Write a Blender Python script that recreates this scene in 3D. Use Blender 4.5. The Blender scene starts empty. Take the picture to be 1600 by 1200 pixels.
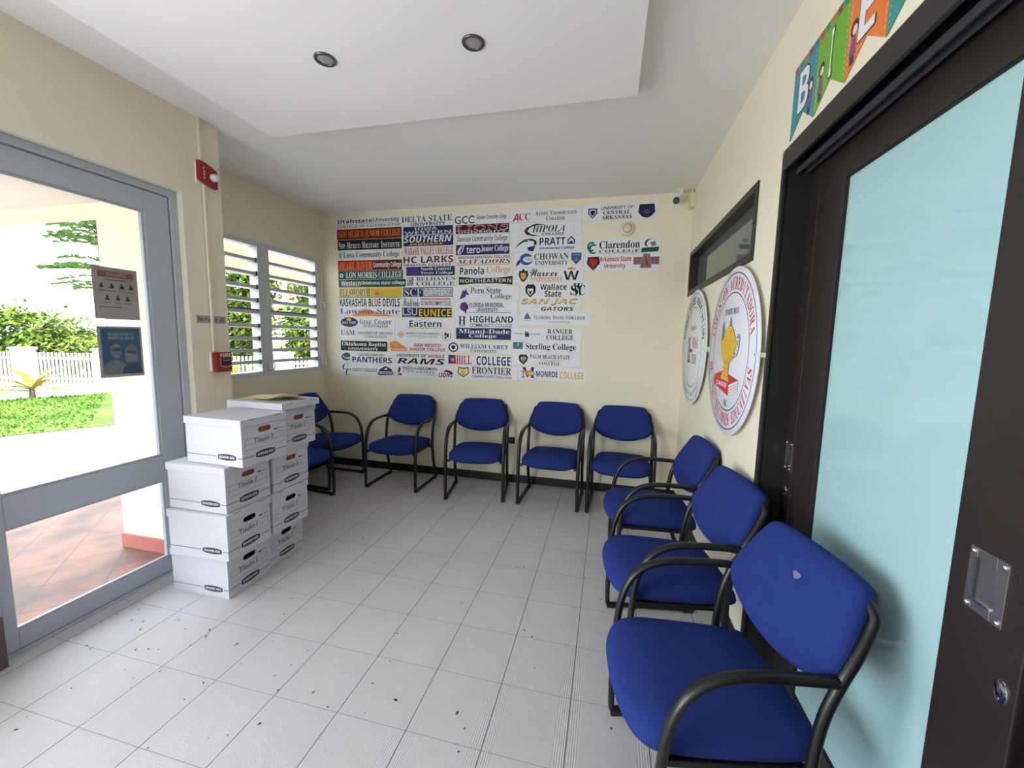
import bpy, bmesh, math, random
from mathutils import Vector, Matrix
random.seed(7)
SC = bpy.context.scene
COL = SC.collection
R = math.radians

# ------------------------------------------------------------------ camera, world, lights, exposure
def look_matrix(yaw, pitch, roll, loc):
    cy, sy, cp, sp = math.cos(yaw), math.sin(yaw), math.cos(pitch), math.sin(pitch)
    f = Vector((sy*cp, cy*cp, sp)); r = Vector((cy, -sy, 0)); u = r.cross(f)
    cr, sr = math.cos(roll), math.sin(roll)
    r2 = r*cr + u*sr; u2 = u*cr - r*sr
    m = Matrix((r2, u2, -f)).transposed().to_4x4()
    m.translation = loc
    return m
cd = bpy.data.cameras.new('camera'); cam = bpy.data.objects.new('camera', cd); COL.objects.link(cam)
cam.matrix_world = look_matrix(-0.232, -0.1114, 0.0201, Vector((0, 0, 1.5)))
cd.sensor_width = 36.0; cd.lens = 629.1/1600*36; cd.clip_start = 0.02
SC.camera = cam

w = bpy.data.worlds.new('sky'); SC.world = w; w.use_nodes = True
bg = w.node_tree.nodes['Background']
bg.inputs[0].default_value = (0.86, 0.93, 1.0, 1); bg.inputs[1].default_value = 5.2

def light(name, kind, loc, energy, color=(1, 1, 1), direction=None, size=None):
    d = bpy.data.lights.new(name, kind); d.energy = energy; d.color = color
    o = bpy.data.objects.new(name, d); COL.objects.link(o); o.location = loc
    if direction: o.rotation_euler = Vector(direction).to_track_quat('-Z', 'Y').to_euler()
    if size: d.shape = 'RECTANGLE'; d.size, d.size_y = size
    return o
sun = light('sun', 'SUN', (0, 0, 20), 4.5, (1, 0.96, 0.88), (-0.25, 0.35, -1)); sun.data.angle = R(1.0)
# added unseen fill lamps: one at an assumed left opening, one behind the viewer
light('added_fill_side', 'AREA', (-2.50, -0.75, 1.25), 62, (0.86, 0.94, 1.0), (1.0, 0.40, 0.62), (2.0, 2.2))
light('added_fill_rear', 'AREA', (-0.9, -3.0, 1.4), 10, (0.88, 0.94, 1.0), (0, 1, 0.45), (3.0, 2.4))
SC.view_settings.view_transform = 'Standard'; SC.view_settings.look = 'None'
SC.view_settings.exposure = 0.50; SC.view_settings.gamma = 1.0
SC.view_settings.use_curve_mapping = False
try:
    SC.cycles.max_bounces = 10; SC.cycles.diffuse_bounces = 6; SC.cycles.transparent_max_bounces = 16
    SC.cycles.use_denoising = True; SC.cycles.caustics_reflective = False
    SC.cycles.sample_clamp_indirect = 6.0
except Exception:
    pass

# ------------------------------------------------------------------ materials
def lin(c):
    return tuple(((x/255)/12.92 if x/255 <= 0.04045 else ((x/255+0.055)/1.055)**2.4) for x in c)
MATS = {}
def mat(name, rgb, rough=0.6, metal=0.0, var=0.06, scale=9.0, bump=0.0, bscale=60.0, spec=0.5, coat=0.0):
    """procedural paint / fabric / metal: base colour with a soft noise variation and an optional fine bump"""
    if name in MATS: return MATS[name]
    m = bpy.data.materials.new(name); m.use_nodes = True
    nt = m.node_tree; n = nt.nodes; l = nt.links; b = n['Principled BSDF']
    c = lin(rgb)
    tc = n.new('ShaderNodeTexCoord'); nz = n.new('ShaderNodeTexNoise'); nz.inputs['Scale'].default_value = scale
    nz.inputs['Detail'].default_value = 4
    l.new(tc.outputs['Object'], nz.inputs['Vector'])
    mx = n.new('ShaderNodeMix'); mx.data_type = 'RGBA'
    mx.inputs[6].default_value = tuple(max(0, x*(1-var)) for x in c)+(1,)
    mx.inputs[7].default_value = tuple(min(1, x*(1+var)) for x in c)+(1,)
    l.new(nz.outputs['Fac'], mx.inputs[0]); l.new(mx.outputs[2], b.inputs['Base Color'])
    b.inputs['Roughness'].default_value = rough; b.inputs['Metallic'].default_value = metal
    b.inputs['Specular IOR Level'].default_value = spec
    if coat: b.inputs['Coat Weight'].default_value = coat
    if bump:
        n2 = n.new('ShaderNodeTexNoise'); n2.inputs['Scale'].default_value = bscale; n2.inputs['Detail'].default_value = 3
        l.new(tc.outputs['Object'], n2.inputs['Vector'])
        bp = n.new('ShaderNodeBump'); bp.inputs['Strength'].default_value = bump; bp.inputs['Distance'].default_value = 0.004
        l.new(n2.outputs['Fac'], bp.inputs['Height']); l.new(bp.outputs['Normal'], b.inputs['Normal'])
    MATS[name] = m
    return m

def ink(rgb):
    return mat('ink_%02x%02x%02x' % tuple(rgb), rgb, 0.5, var=0.03, spec=0.3)

M_WALL = mat('wall_cream', (235, 228, 205), 0.7, var=0.02, scale=2.5, bump=0.10, bscale=35)
M_WALLX = mat('porch_wall_cream', (236, 228, 206), 0.8, var=0.02, scale=2.0, bump=0.1, bscale=30)
M_CEIL = mat('ceiling_white', (234, 229, 226), 0.85, var=0.02, scale=2, bump=0.15, bscale=90)
M_CEIL_PANEL = mat('ceiling_panel_white', (242, 236, 235), 0.8, var=0.012, scale=2, bump=0.05, bscale=60)
M_BASEB = mat('baseboard_black', (15, 14, 14), 0.45, var=0.1)
M_DARKWOOD = mat('dark_wood', (40, 31, 29), 0.45, var=0.22, scale=14, bump=0.06, bscale=120)
M_BLACKGAP = mat('dark_recess', (18, 15, 14), 0.7)
M_ALU = mat('door_aluminium', (178, 186, 194), 0.45, var=0.03)
M_WINALU = mat('window_aluminium', (206, 211, 214), 0.42, var=0.03)
M_GASKET = mat('gasket', (60, 62, 66), 0.6)
M_STEEL = mat('steel', (205, 205, 208), 0.28, 1.0, var=0.05, scale=30)
M_CHROME = mat('chrome', (220, 222, 226), 0.12, 1.0, var=0.02)
M_FAB = mat('blue_fabric', (36, 53, 118), 0.95, var=0.14, scale=22, bump=0.35, bscale=420, spec=0.15)
M_FABW = mat('fabric_wear', (116, 112, 140), 0.95, var=0.2, scale=60, spec=0.1)
M_FRAME = mat('black_steel', (17, 17, 19), 0.36, var=0.12, scale=25, spec=0.5)
M_SHELL = mat('black_plastic', (20, 20, 22), 0.5, bump=0.1, bscale=200)
M_CARD = mat('white_cardboard', (208, 207, 215), 0.75, var=0.025, scale=6)
M_CARD_IN = mat('kraft_cardboard', (150, 128, 104), 0.85)
M_FOLDER = mat('brown_folders', (150, 84, 62), 0.8, var=0.25, scale=30)
M_PRINT = mat('printed_charcoal', (52, 53, 60), 0.6)
M_PRINTL = mat('printed_line', (112, 114, 128), 0.6)
M_PEN = mat('marker_ink', (60, 60, 66), 0.6)
M_WHITE = mat('white_plastic', (232, 230, 224), 0.4)
M_CREAMPL = mat('cream_plastic', (222, 214, 186), 0.45)
M_RED = mat('alarm_red', (150, 14, 30), 0.35, var=0.04)
M_PAPER = mat('manila_paper', (232, 224, 172), 0.8, var=0.03)
M_PVC = mat('conduit_painted', (226, 218, 196), 0.5, var=0.02)
M_BOARD = mat('sign_white', (232, 233, 238), 0.42, var=0.01)
M_LAMPGLASS = mat('lamp_glass', (150, 150, 150), 0.3)
M_BRONZE = mat('lamp_ring', (96, 92, 90), 0.35, 0.7)

def node_mat(name):
    m = bpy.data.materials.new(name); m.use_nodes = True
    MATS[name] = m
    return m, m.node_tree.nodes, m.node_tree.links, m.node_tree.nodes['Principled BSDF']

def math_node(n, l, op, a, b=None, c=None):
    k = n.new('ShaderNodeMath'); k.operation = op
    for i, v in enumerate((a, b, c)):
        if v is None: continue
        if isinstance(v, (int, float)): k.inputs[i].default_value = v
        else: l.new(v, k.inputs[i])
    return k.outputs[0]

def floor_material():
    m, n, l, b = node_mat('floor_tile')
    g = n.new('ShaderNodeNewGeometry'); s = n.new('ShaderNodeSeparateXYZ'); l.new(g.outputs['Position'], s.inputs[0])
    fx = math_node(n, l, 'FRACT', math_node(n, l, 'DIVIDE', math_node(n, l, 'ADD', s.outputs[0], 1.593+30.12), 0.3012))
    fy = math_node(n, l, 'FRACT', math_node(n, l, 'DIVIDE', math_node(n, l, 'SUBTRACT', s.outputs[1], 1.559-29.82), 0.2982))
    def edge(f): return math_node(n, l, 'MINIMUM', f, math_node(n, l, 'SUBTRACT', 1.0, f))
    ex, ey = edge(fx), edge(fy)
    gx = math_node(n, l, 'LESS_THAN', ex, 0.0055); gy = math_node(n, l, 'LESS_THAN', ey, 0.0035)
    grout = math_node(n, l, 'MAXIMUM', gx, math_node(n, l, 'MULTIPLY', gy, 0.7))
    # embossed stripes that run along the two long borders of each tile, and a soft floral relief inside
    band = math_node(n, l, 'LESS_THAN', ex, 0.15)
    st = math_node(n, l, 'SINE', math_node(n, l, 'MULTIPLY', ex, 210.0))
    stripes = math_node(n, l, 'MULTIPLY', st, band)
    mp = n.new('ShaderNodeCombineXYZ'); l.new(s.outputs[0], mp.inputs[0]); l.new(s.outputs[1], mp.inputs[1])
    nz = n.new('ShaderNodeTexNoise'); nz.inputs['Scale'].default_value = 70; nz.inputs['Distortion'].default_value = 2.2
    l.new(mp.outputs[0], nz.inputs['Vector'])
    relief = math_node(n, l, 'MULTIPLY', nz.outputs['Fac'], math_node(n, l, 'SUBTRACT', 1.0, band))
    h = math_node(n, l, 'ADD', math_node(n, l, 'MULTIPLY', stripes, 0.35), math_node(n, l, 'MULTIPLY', relief, 1.1))
    h = math_node(n, l, 'SUBTRACT', h, math_node(n, l, 'MULTIPLY', grout, 2.0))
    bp = n.new('ShaderNodeBump'); bp.inputs['Strength'].default_value = 0.55; bp.inputs['Distance'].default_value = 0.0015
    l.new(h, bp.inputs['Height']); l.new(bp.outputs['Normal'], b.inputs['Normal'])
    # tiles white with a soft dirt bloom, grout dark
    n3 = n.new('ShaderNodeTexNoise'); n3.inputs['Scale'].default_value = 3.2; n3.inputs['Detail'].default_value = 6
    l.new(mp.outputs[0], n3.inputs['Vector'])
    mx = n.new('ShaderNodeMix'); mx.data_type = 'RGBA'; l.new(n3.outputs['Fac'], mx.inputs[0])
    mx.inputs[6].default_value = lin((192, 190, 193))+(1,); mx.inputs[7].default_value = lin((207, 204, 208))+(1,)
    mg = n.new('ShaderNodeMix'); mg.data_type = 'RGBA'; l.new(grout, mg.inputs[0])
    l.new(mx.outputs[2], mg.inputs[6]); mg.inputs[7].default_value = lin((84, 76, 74))+(1,)
    l.new(mg.outputs[2], b.inputs['Base Color'])
    b.inputs['Roughness'].default_value = 0.5; b.inputs['Specular IOR Level'].default_value = 0.35
    return m
M_FLOOR = floor_material()

def terracotta_material():
    m, n, l, b = node_mat('porch_terracotta')
    g = n.new('ShaderNodeNewGeometry'); s = n.new('ShaderNodeSeparateXYZ'); l.new(g.outputs['Position'], s.inputs[0])
    u = math_node(n, l, 'MULTIPLY', math_node(n, l, 'ADD', s.outputs[0], s.outputs[1]), 0.7071)
    v = math_node(n, l, 'MULTIPLY', math_node(n, l, 'SUBTRACT', s.outputs[0], s.outputs[1]), 0.7071)
    def ln(t, off):
        f = math_node(n, l, 'FRACT', math_node(n, l, 'DIVIDE', math_node(n, l, 'ADD', t, off+30.0), 0.30))
        return math_node(n, l, 'LESS_THAN', math_node(n, l, 'MINIMUM', f, math_node(n, l, 'SUBTRACT', 1.0, f)), 0.012)
    grout = math_node(n, l, 'MAXIMUM', ln(u, 0.286), ln(v, 0.1))
    nz = n.new('ShaderNodeTexNoise'); nz.inputs['Scale'].default_value = 3.0; nz.inputs['Detail'].default_value = 7
    l.new(g.outputs['Position'], nz.inputs['Vector'])
    cr = n.new('ShaderNodeValToRGB'); e = cr.color_ramp.elements
    e[0].position = 0.36; e[0].color = lin((84, 62, 56))+(1,); e[1].position = 0.62; e[1].color = lin((142, 92, 80))+(1,)
    l.new(nz.outputs['Fac'], cr.inputs[0])
    mg = n.new('ShaderNodeMix'); mg.data_type = 'RGBA'; l.new(grout, mg.inputs[0])
    l.new(cr.outputs[0], mg.inputs[6]); mg.inputs[7].default_value = lin((74, 62, 58))+(1,)
    l.new(mg.outputs[2], b.inputs['Base Color']); b.inputs['Roughness'].default_value = 0.6
    return m
M_TERRA = terracotta_material()
M_SKIRT = mat('porch_skirting_red', (176, 100, 92), 0.6, var=0.12, scale=12)

def two_tone(name, a, c, scale, rough=0.9, bump=0.0):
    m, n, l, b = node_mat(name)
    tc = n.new('ShaderNodeTexCoord'); nz = n.new('ShaderNodeTexNoise'); nz.inputs['Scale'].default_value = scale; nz.inputs['Detail'].default_value = 6
    l.new(tc.outputs['Object'], nz.inputs['Vector'])
    cr = n.new('ShaderNodeValToRGB'); e = cr.color_ramp.elements
    e[0].position = 0.38; e[0].color = lin(a)+(1,); e[1].position = 0.62; e[1].color = lin(c)+(1,)
    l.new(nz.outputs['Fac'], cr.inputs[0]); l.new(cr.outputs[0], b.inputs['Base Color'])
    b.inputs['Roughness'].default_value = rough; b.inputs['Specular IOR Level'].default_value = 0.2
    return m
M_GRASS = two_tone('lawn_grass', (60, 92, 26), (98, 124, 46), 1.2)
M_BLADE = two_tone('grass_blades', (62, 96, 26), (104, 128, 50), 2.0)
M_LEAF = two_tone('leaf_green', (92, 118, 36), (140, 150, 58), 1.5)
M_LEAFD = two_tone('leaf_dark', (66, 96, 46), (100, 124, 66), 1.5)
M_LEAFY = two_tone('leaf_yellow', (170, 166, 66), (196, 150, 60), 2.5)
M_BARK = two_tone('bark', (86, 70, 56), (116, 98, 80), 6)
M_CONC = two_tone('concrete', (128, 124, 118), (150, 146, 140), 1.0)
M_SOIL = two_tone('far_ground', (84, 104, 52), (110, 126, 70), 0.4)
M_FENCE = mat('fence_white', (224, 224, 222), 0.6)

def glass_material(name, tint=(1, 1, 1), gloss=0.06):
    m = bpy.data.materials.new(name); m.use_nodes = True; nt = m.node_tree; n = nt.nodes; l = nt.links
    n.remove(n['Principled BSDF'])
    out = n['Material Output']
    t = n.new('ShaderNodeBsdfTransparent'); t.inputs[0].default_value = tint+(1,)
    g = n.new('ShaderNodeBsdfGlossy'); g.inputs['Roughness'].default_value = 0.02
    mix = n.new('ShaderNodeMixShader'); fr = n.new('ShaderNodeFresnel'); fr.inputs[0].default_value = 1.3
    l.new(fr.outputs[0], mix.inputs[0]); l.new(t.outputs[0], mix.inputs[1]); l.new(g.outputs[0], mix.inputs[2])
    l.new(mix.outputs[0], out.inputs[0])
    MATS[name] = m
    return m
M_GLASS = glass_material('clear_glass', (0.97, 0.99, 0.98))

def frosted_material():
    m, n, l, b = node_mat('frosted_teal_glass')
    tc = n.new('ShaderNodeTexCoord'); nz = n.new('ShaderNodeTexNoise'); nz.inputs['Scale'].default_value = 1.3
    l.new(tc.outputs['Object'], nz.inputs['Vector'])
    mx = n.new('ShaderNodeMix'); mx.data_type = 'RGBA'; l.new(nz.outputs['Fac'], mx.inputs[0])
    mx.inputs[6].default_value = lin((160, 198, 202))+(1,); mx.inputs[7].default_value = lin((172, 208, 210))+(1,)
    l.new(mx.outputs[2], b.inputs['Base Color'])
    b.inputs['Roughness'].default_value = 0.035; b.inputs['Specular IOR Level'].default_value = 0.75
    return m
M_FROST = frosted_material()
def paper_material(name, rgb):
    m, n, l, b = node_mat(name)
    tr = n.new('ShaderNodeBsdfTranslucent'); mix = n.new('ShaderNodeMixShader'); mix.inputs[0].default_value = 0.42
    nz = n.new('ShaderNodeTexNoise'); nz.inputs['Scale'].default_value = 40
    mx = n.new('ShaderNodeMix'); mx.data_type = 'RGBA'; l.new(nz.outputs['Fac'], mx.inputs[0]); c = lin(rgb)
    mx.inputs[6].default_value = tuple(x*0.96 for x in c)+(1,); mx.inputs[7].default_value = c+(1,)
    l.new(mx.outputs[2], b.inputs['Base Color']); l.new(mx.outputs[2], tr.inputs[0]); b.inputs['Roughness'].default_value = 0.8
    l.new(b.outputs[0], mix.inputs[1]); l.new(tr.outputs[0], mix.inputs[2]); l.new(mix.outputs[0], n['Material Output'].inputs[0])
    return m
M_TRANSOM = mat('transom_glass', (92, 100, 98), 0.05, var=0.03, spec=0.8)

# ------------------------------------------------------------------ mesh helpers
class MB:
    """collects shapes; build() links them as ONE mesh object"""
    def __init__(s): s.v = []; s.f = []; s.m = []; s.mats = []; s.sm = []
    def mi(s, m):
        if m not in s.mats: s.mats.append(m)
        return s.mats.index(m)
    def add(s, verts, faces, m, smooth=False):
        o = len(s.v); s.v += [tuple(p) for p in verts]; k = s.mi(m)
        for f in faces: s.f.append(tuple(i+o for i in f)); s.m.append(k); s.sm.append(smooth)
        return s
    def box(s, a, b, m):
        x0, y0, z0 = (min(a[i], b[i]) for i in range(3)); x1, y1, z1 = (max(a[i], b[i]) for i in range(3))
        v = [(x0,y0,z0),(x1,y0,z0),(x1,y1,z0),(x0,y1,z0),(x0,y0,z1),(x1,y0,z1),(x1,y1,z1),(x0,y1,z1)]
        return s.add(v, [(0,3,2,1),(4,5,6,7),(0,1,5,4),(1,2,6,5),(2,3,7,6),(3,0,4,7)], m)
    def bev(s, a, b, m, r=0.004):
        """box with chamfered edges"""
        bm = bmesh.new(); bmesh.ops.create_cube(bm, size=1.0)
        c = [(a[i]+b[i])/2 for i in range(3)]; d = [abs(b[i]-a[i]) for i in range(3)]
        for v in bm.verts: v.co = Vector((c[i]+v.co[i]*d[i] for i in range(3)))
        bmesh.ops.bevel(bm, geom=bm.edges[:], offset=min(r, min(d)*0.45), segments=2, profile=0.6, affect='EDGES')
        bm.verts.index_update()
        s.add([v.co[:] for v in bm.verts], [[v.index for v in f.verts] for f in bm.faces], m); bm.free(); return s
    def prism(s, pts, y0, y1, m):
        """outline of (x,z) points, counter-clockwise seen from the front (-Y), extruded from y0 (front) to y1"""
        n = len(pts); v = [(p[0], y0, p[1]) for p in pts]+[(p[0], y1, p[1]) for p in pts]
        f = [tuple(range(n)), tuple(reversed(range(n, 2*n)))]+[((i+1) % n, i, n+i, n+(i+1) % n) for i in range(n)]
        return s.add(v, f, m)
    def flat(s, pts, y, m):
        return s.add([(p[0], y, p[1]) for p in pts], [tuple(range(len(pts)))], m)
    def tube(s, path, ra, rb, m, up=(1, 0, 0), n=12, cap=True):
        """sweep of an oval (ra along `up`, rb across) along path; radii may be lists"""
        P = [Vector(p) for p in path]; N = len(P); vs = []; upv = Vector(up)
        for i, p in enumerate(P):
            t = (P[min(i+1, N-1)]-P[max(i-1, 0)]).normalized()
            a = (upv-t*upv.dot(t)).normalized(); b = t.cross(a)
            A = ra[i] if isinstance(ra, (list, tuple)) else ra; B = rb[i] if isinstance(rb, (list, tuple)) else rb
            for k in range(n):
                q = 2*math.pi*k/n; vs.append(p+a*(A*math.cos(q))+b*(B*math.sin(q)))
        fs = [(i*n+k, i*n+(k+1) % n, (i+1)*n+(k+1) % n, (i+1)*n+k) for i in range(N-1) for k in range(n)]
        s.add(vs, fs, m, True)
        if cap:
            s.add([v for v in vs[:n]], [tuple(reversed(range(n)))], m); s.add([v for v in vs[-n:]], [tuple(range(n))], m)
        return s
    def lathe(s, prof, m, axis='Z', loc=(0, 0, 0), n=32, smooth=True):
        vs = []; loc = Vector(loc)
        for r, h in prof:
            for k in range(n):
                q = 2*math.pi*k/n; c, d = r*math.cos(q), r*math.sin(q)
                vs.append(loc+Vector({'Z': (c, d, h), 'Y': (c, h, d), 'X': (h, c, d)}[axis]))
        fs = [(i*n+k, i*n+(k+1) % n, (i+1)*n+(k+1) % n, (i+1)*n+k) for i in range(len(prof)-1) for k in range(n)]
        return s.add(vs, fs, m, smooth)
    def rings(s, rings, m):
        """closed skin through a list of equal-length loops, ends capped"""
        n = len(rings[0]); vs = [p for r in rings for p in r]
        fs = [(i*n+k, i*n+(k+1) % n, (i+1)*n+(k+1) % n, (i+1)*n+k) for i in range(len(rings)-1) for k in range(n)]
        fs += [tuple(reversed(range(n))), tuple(range((len(rings)-1)*n, len(rings)*n))]
        return s.add(vs, fs, m, True)
    def build(s, name, parent=None, loc=None, rot=None, normals=True, angle=40):
        me = bpy.data.meshes.new(name); me.from_pydata(s.v, [], s.f)
        for m in s.mats: me.materials.append(m)
        me.polygons.foreach_set('material_index', s.m); me.polygons.foreach_set('use_smooth', s.sm)
        if normals:
            bm = bmesh.new(); bm.from_mesh(me); bmesh.ops.remove_doubles(bm, verts=bm.verts, dist=1e-6)
            bmesh.ops.recalc_face_normals(bm, faces=bm.faces); bm.to_mesh(me); bm.free()
            if any(s.sm): me.set_sharp_from_angle(angle=R(angle))
        me.update()
        o = bpy.data.objects.new(name, me); COL.objects.link(o)
        if parent: o.parent = parent
        if loc: o.location = loc
        if rot is not None: o.rotation_euler = (0, 0, rot)
        return o

def tag(o, label=None, cat=None, group=None, kind=None):
    if label: o['label'] = label
    if cat: o['category'] = cat
    if group: o['group'] = group
    if kind: o['kind'] = kind
    return o
def empty(name, loc=(0, 0, 0), rot=0.0, label=None, cat=None, group=None):
    o = bpy.data.objects.new(name, None); COL.objects.link(o); o.location = loc; o.rotation_euler = (0, 0, rot)
    return tag(o, label, cat, group)
def struct(name, mb, **k):
    return tag(mb.build(name, **k), kind='structure')
def copy_tree(o, parent=None):
    c = o.copy(); COL.objects.link(c); c.parent = parent
    for ch in list(o.children): copy_tree(ch, c)
    return c

# lettering ---------------------------------------------------------
FONT_BASE = {'s': None, 'S': 0x1D5D4, 'i': 0x1D63C, 'r': 0x1D400, 'R': 0x1D400, 'I': 0x1D468, 'c': 0x1D4D0, 'm': 0x1D670}
def styled(t, st):
    base = FONT_BASE.get(st)
    if base is None: return t
    o = ''
    for ch in t:
        if 'A' <= ch <= 'Z': o += chr(base+ord(ch)-65)
        elif 'a' <= ch <= 'z': o += chr(base+26+ord(ch)-97)
        else: o += ch
    return o
_tc = {}
def text_geo(t, st):
    """(verts, faces) of flat lettering scaled to the unit box"""
    if (t, st) in _tc: return _tc[(t, st)]
    c = bpy.data.curves.new('t', 'FONT'); c.body = styled(t, st); c.resolution_u = 3
    c.offset = {'s': 0.008, 'c': 0.006}.get(st, 0.0)
    o = bpy.data.objects.new('t', c); COL.objects.link(o)
    me = bpy.data.meshes.new_from_object(o)
    vs = [v.co.copy() for v in me.vertices]; fs = [tuple(p.vertices) for p in me.polygons]
    bpy.data.objects.remove(o); bpy.data.meshes.remove(me); bpy.data.curves.remove(c)
    x0 = min(v.x for v in vs); x1 = max(v.x for v in vs); y0 = min(v.y for v in vs); y1 = max(v.y for v in vs)
    g = ([((v.x-x0)/max(x1-x0, 1e-6), (v.y-y0)/max(y1-y0, 1e-6)) for v in vs], fs, (x1-x0)/max(y1-y0, 1e-6))
    _tc[(t, st)] = g
    return g
def put_text(mb, t, st, m, x0, z0, x1, z1, y, shear=0.0, mirror=False):
    uv, fs, _ = text_geo(t, st)
    v = []
    for a, b in uv:
        if mirror: a = 1-a
        v.append((x0+(x1-x0)*a+shear*(b-0.5)*(z1-z0), y, z0+(z1-z0)*b))
    mb.add(v, fs, m)
def arc_text(mb, t, st, m, r0, r1, a0, a1, y, flip=False):
    """letters around a ring between radii r0 and r1 from angle a0 to a1 (degrees, clockwise from the top)"""
    n = len(t)
    for i, ch in enumerate(t):
        if ch == ' ': continue
        a = R(a0+(a1-a0)*(i+0.5)/n); wd = abs(R(a1-a0))/n*(r0+r1)/2*(0.30 if ch == 'I' else 0.86)
        uv, fs, _ = text_geo(ch, st); v = []
        for p, q in uv:
            du = (p-0.5)*wd; rr = r0+(r1-r0)*(q if not flip else 1-q)
            if flip: du = -du
            ang = a+du/((r0+r1)/2)
            v.append((rr*math.sin(ang), y, rr*math.cos(ang)))
        mb.add(v, fs, m)
def ell(cx, cz, rx, rz, n=28):
    return [(cx+rx*math.cos(2*math.pi*k/n), cz+rz*math.sin(2*math.pi*k/n)) for k in range(n)]
def ringband(mb, cx, cz, r0, r1, y, m, n=64):
    v = []
    for k in range(n):
        q = 2*math.pi*k/n; v += [(cx+r0*math.cos(q), y, cz+r0*math.sin(q)), (cx+r1*math.cos(q), y, cz+r1*math.sin(q))]
    mb.add(v, [(2*k, 2*k+1, (2*k+3) % (2*n), (2*k+2) % (2*n)) for k in range(n)], m)

# ------------------------------------------------------------------ the room shell
XR, XL, XD, YB, ZC = 0.679, -3.163, -2.552, 4.011, 2.83
YC = 2.272                     # where the door wall ends and the window recess begins
YF = -3.3                      # far end of the hall behind the viewer
b = MB(); b.box((XD-0.06, YF, -0.12), (XR+0.35, YC, 0), M_FLOOR); b.box((XL, YC, -0.12), (XR+0.35, YB, 0), M_FLOOR)
struct('floor', b, normals=False)
b = MB(); b.box((XL-0.15, YF-0.15, ZC), (XR+0.35, YB+0.15, ZC+0.14), M_CEIL)
struct('ceiling', b, normals=False)
b = MB(); b.bev((-2.148, -2.2, 2.75), (0.089, 2.30, ZC-0.001), M_CEIL_PANEL, 0.003)
struct('ceiling_panel', b)
b = MB(); b.box((XL-0.15, YB, -0.12), (XR+0.35, YB+0.15, ZC), M_WALL)
struct('wall_back', b)
b = MB(); T = 0.26
b.box((XR, 3.962, 0), (XR+T, YB, ZC), M_WALL); b.box((XR, 1.965, 0), (XR+T, 2.267, ZC), M_WALL)
b.box((XR, 2.267, 0), (XR+T, 3.962, 1.91), M_WALL); b.box((XR, 2.267, 2.29), (XR+T, 3.962, ZC), M_WALL)
b.box((XR, 0.70, 2.285), (XR+T, 1.965, ZC), M_WALL); b.box((XR, YF, 2.285), (XR+T, 0.70, ZC), M_WALL); b.box((XR, YF, 0), (XR+T, 0.70, 2.285), M_DARKWOOD)  # unseen near stretch given invented dark wood to reduce bounced light
struct('wall_right', b)
b = MB()          # door wall on the left: above the door, the pier beyond it, its return and the part behind the viewer
b.box((XD-0.15, 1.02, 2.347), (XD, 2.012, ZC), M_WALL)
b.box((XD-0.15, 2.012, -0.03), (XD, YC, ZC), M_WALL)
b.box((XL-0.15, YC-0.10, -0.03), (XD-0.15, YC, ZC), M_WALL)
b.box((XD-0.15, 0.55, -0.03), (XD, 1.08, 2.347), M_WALL); b.box((XD-0.15, YF, 2.347), (XD, 1.02, ZC), M_WALL)
b.box((XD-0.15, YF, -0.03), (XD, -1.9, 2.347), M_WALL)
struct('wall_left', b)
b = MB()          # recessed window wall
b.box((XL-0.15, YC, -0.12), (XL, YB, 1.108), M_WALL); b.box((XL-0.15, YC, 2.335), (XL, YB, ZC), M_WALL)
b.box((XL-0.15, YC, 1.108), (XL, 2.44, 2.335), M_WALL); b.box((XL-0.15, 3.972, 1.108), (XL, YB, 2.335), M_WALL)
struct('wall_window_side', b)
b = MB(); b.box((XD-0.15, YF-0.15, 0), (XR+T, YF, ZC), M_WALL)
struct('wall_behind', b)
b = MB(); b.bev((XL, YB-0.012, 0), (XR, YB, 0.082), M_BASEB, 0.003)
struct('baseboard_back', b)
b = MB(); b.bev((XL, YC, 0), (XL+0.012, YB-0.012, 0.082), M_BASEB, 0.003)
struct('baseboard_window_side', b)
b = MB(); b.bev((XR-0.012, 1.99, 0), (XR, YB-0.012, 0.082), M_BASEB, 0.003)
struct('baseboard_right', b)
M_BROWN = mat('brown_stained_base', (98, 84, 78), 0.7, var=0.25, scale=20)
b = MB(); b.bev((XD, 0.55, 0), (XD+0.014, 1.088, 0.24), M_BROWN, 0.003)
struct('baseboard_left', b)

# ------------------------------------------------------------------ sliding door in the right wall
d = MB(); d.bev((XR-0.014, 0.62, 2.206), (XR, 1.965, 2.287), M_DARKWOOD, 0.003); d.bev((XR-0.014, 1.945, 0), (XR, 1.965, 2.206), M_DARKWOOD, 0.003)
trim = struct('trim_1', d)
d = MB(); d.box((XR, 1.955, 0), (0.90, 1.9649, 2.285), M_BLACKGAP); d.box((XR, 0.70, 2.275), (0.768, 1.955, 2.2849), M_BLACKGAP)
d.box((0.86, 0.70, 0), (0.90, 1.9649, 2.2849), M_BLACKGAP); d.box((0.70, 0.7001, 0), (0.90, 0.712, 2.275), M_BLACKGAP)
struct('trim_2', d)
d = MB(); d.bev((0.775-0.06, 0.712, 2.212), (0.775-0.02, 1.952, 2.222), M_GASKET, 0.002); d.bev((0.775-0.06, 0.712, 2.19), (0.775-0.054, 1.952, 2.222), M_GASKET, 0.001)
d.bev((0.775-0.026, 0.712, 2.19), (0.775-0.02, 1.952, 2.222), M_GASKET, 0.001)
door = MB(); x0, x1 = 0.775, 0.812
door.bev((x0, 1.695, 0.012), (x1, 1.872, 2.255), M_DARKWOOD, 0.004)       # far stile
door.bev((x0, 0.888, 0.012), (x1, 1.068, 2.255), M_DARKWOOD, 0.004)       # near stile
door.bev((x0, 1.068, 2.083), (x1, 1.695, 2.255), M_DARKWOOD, 0.003)
door.bev((x0, 1.068, 0.012), (x1, 1.695, 0.115), M_DARKWOOD, 0.003)
sd = struct('door_1', door)
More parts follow.
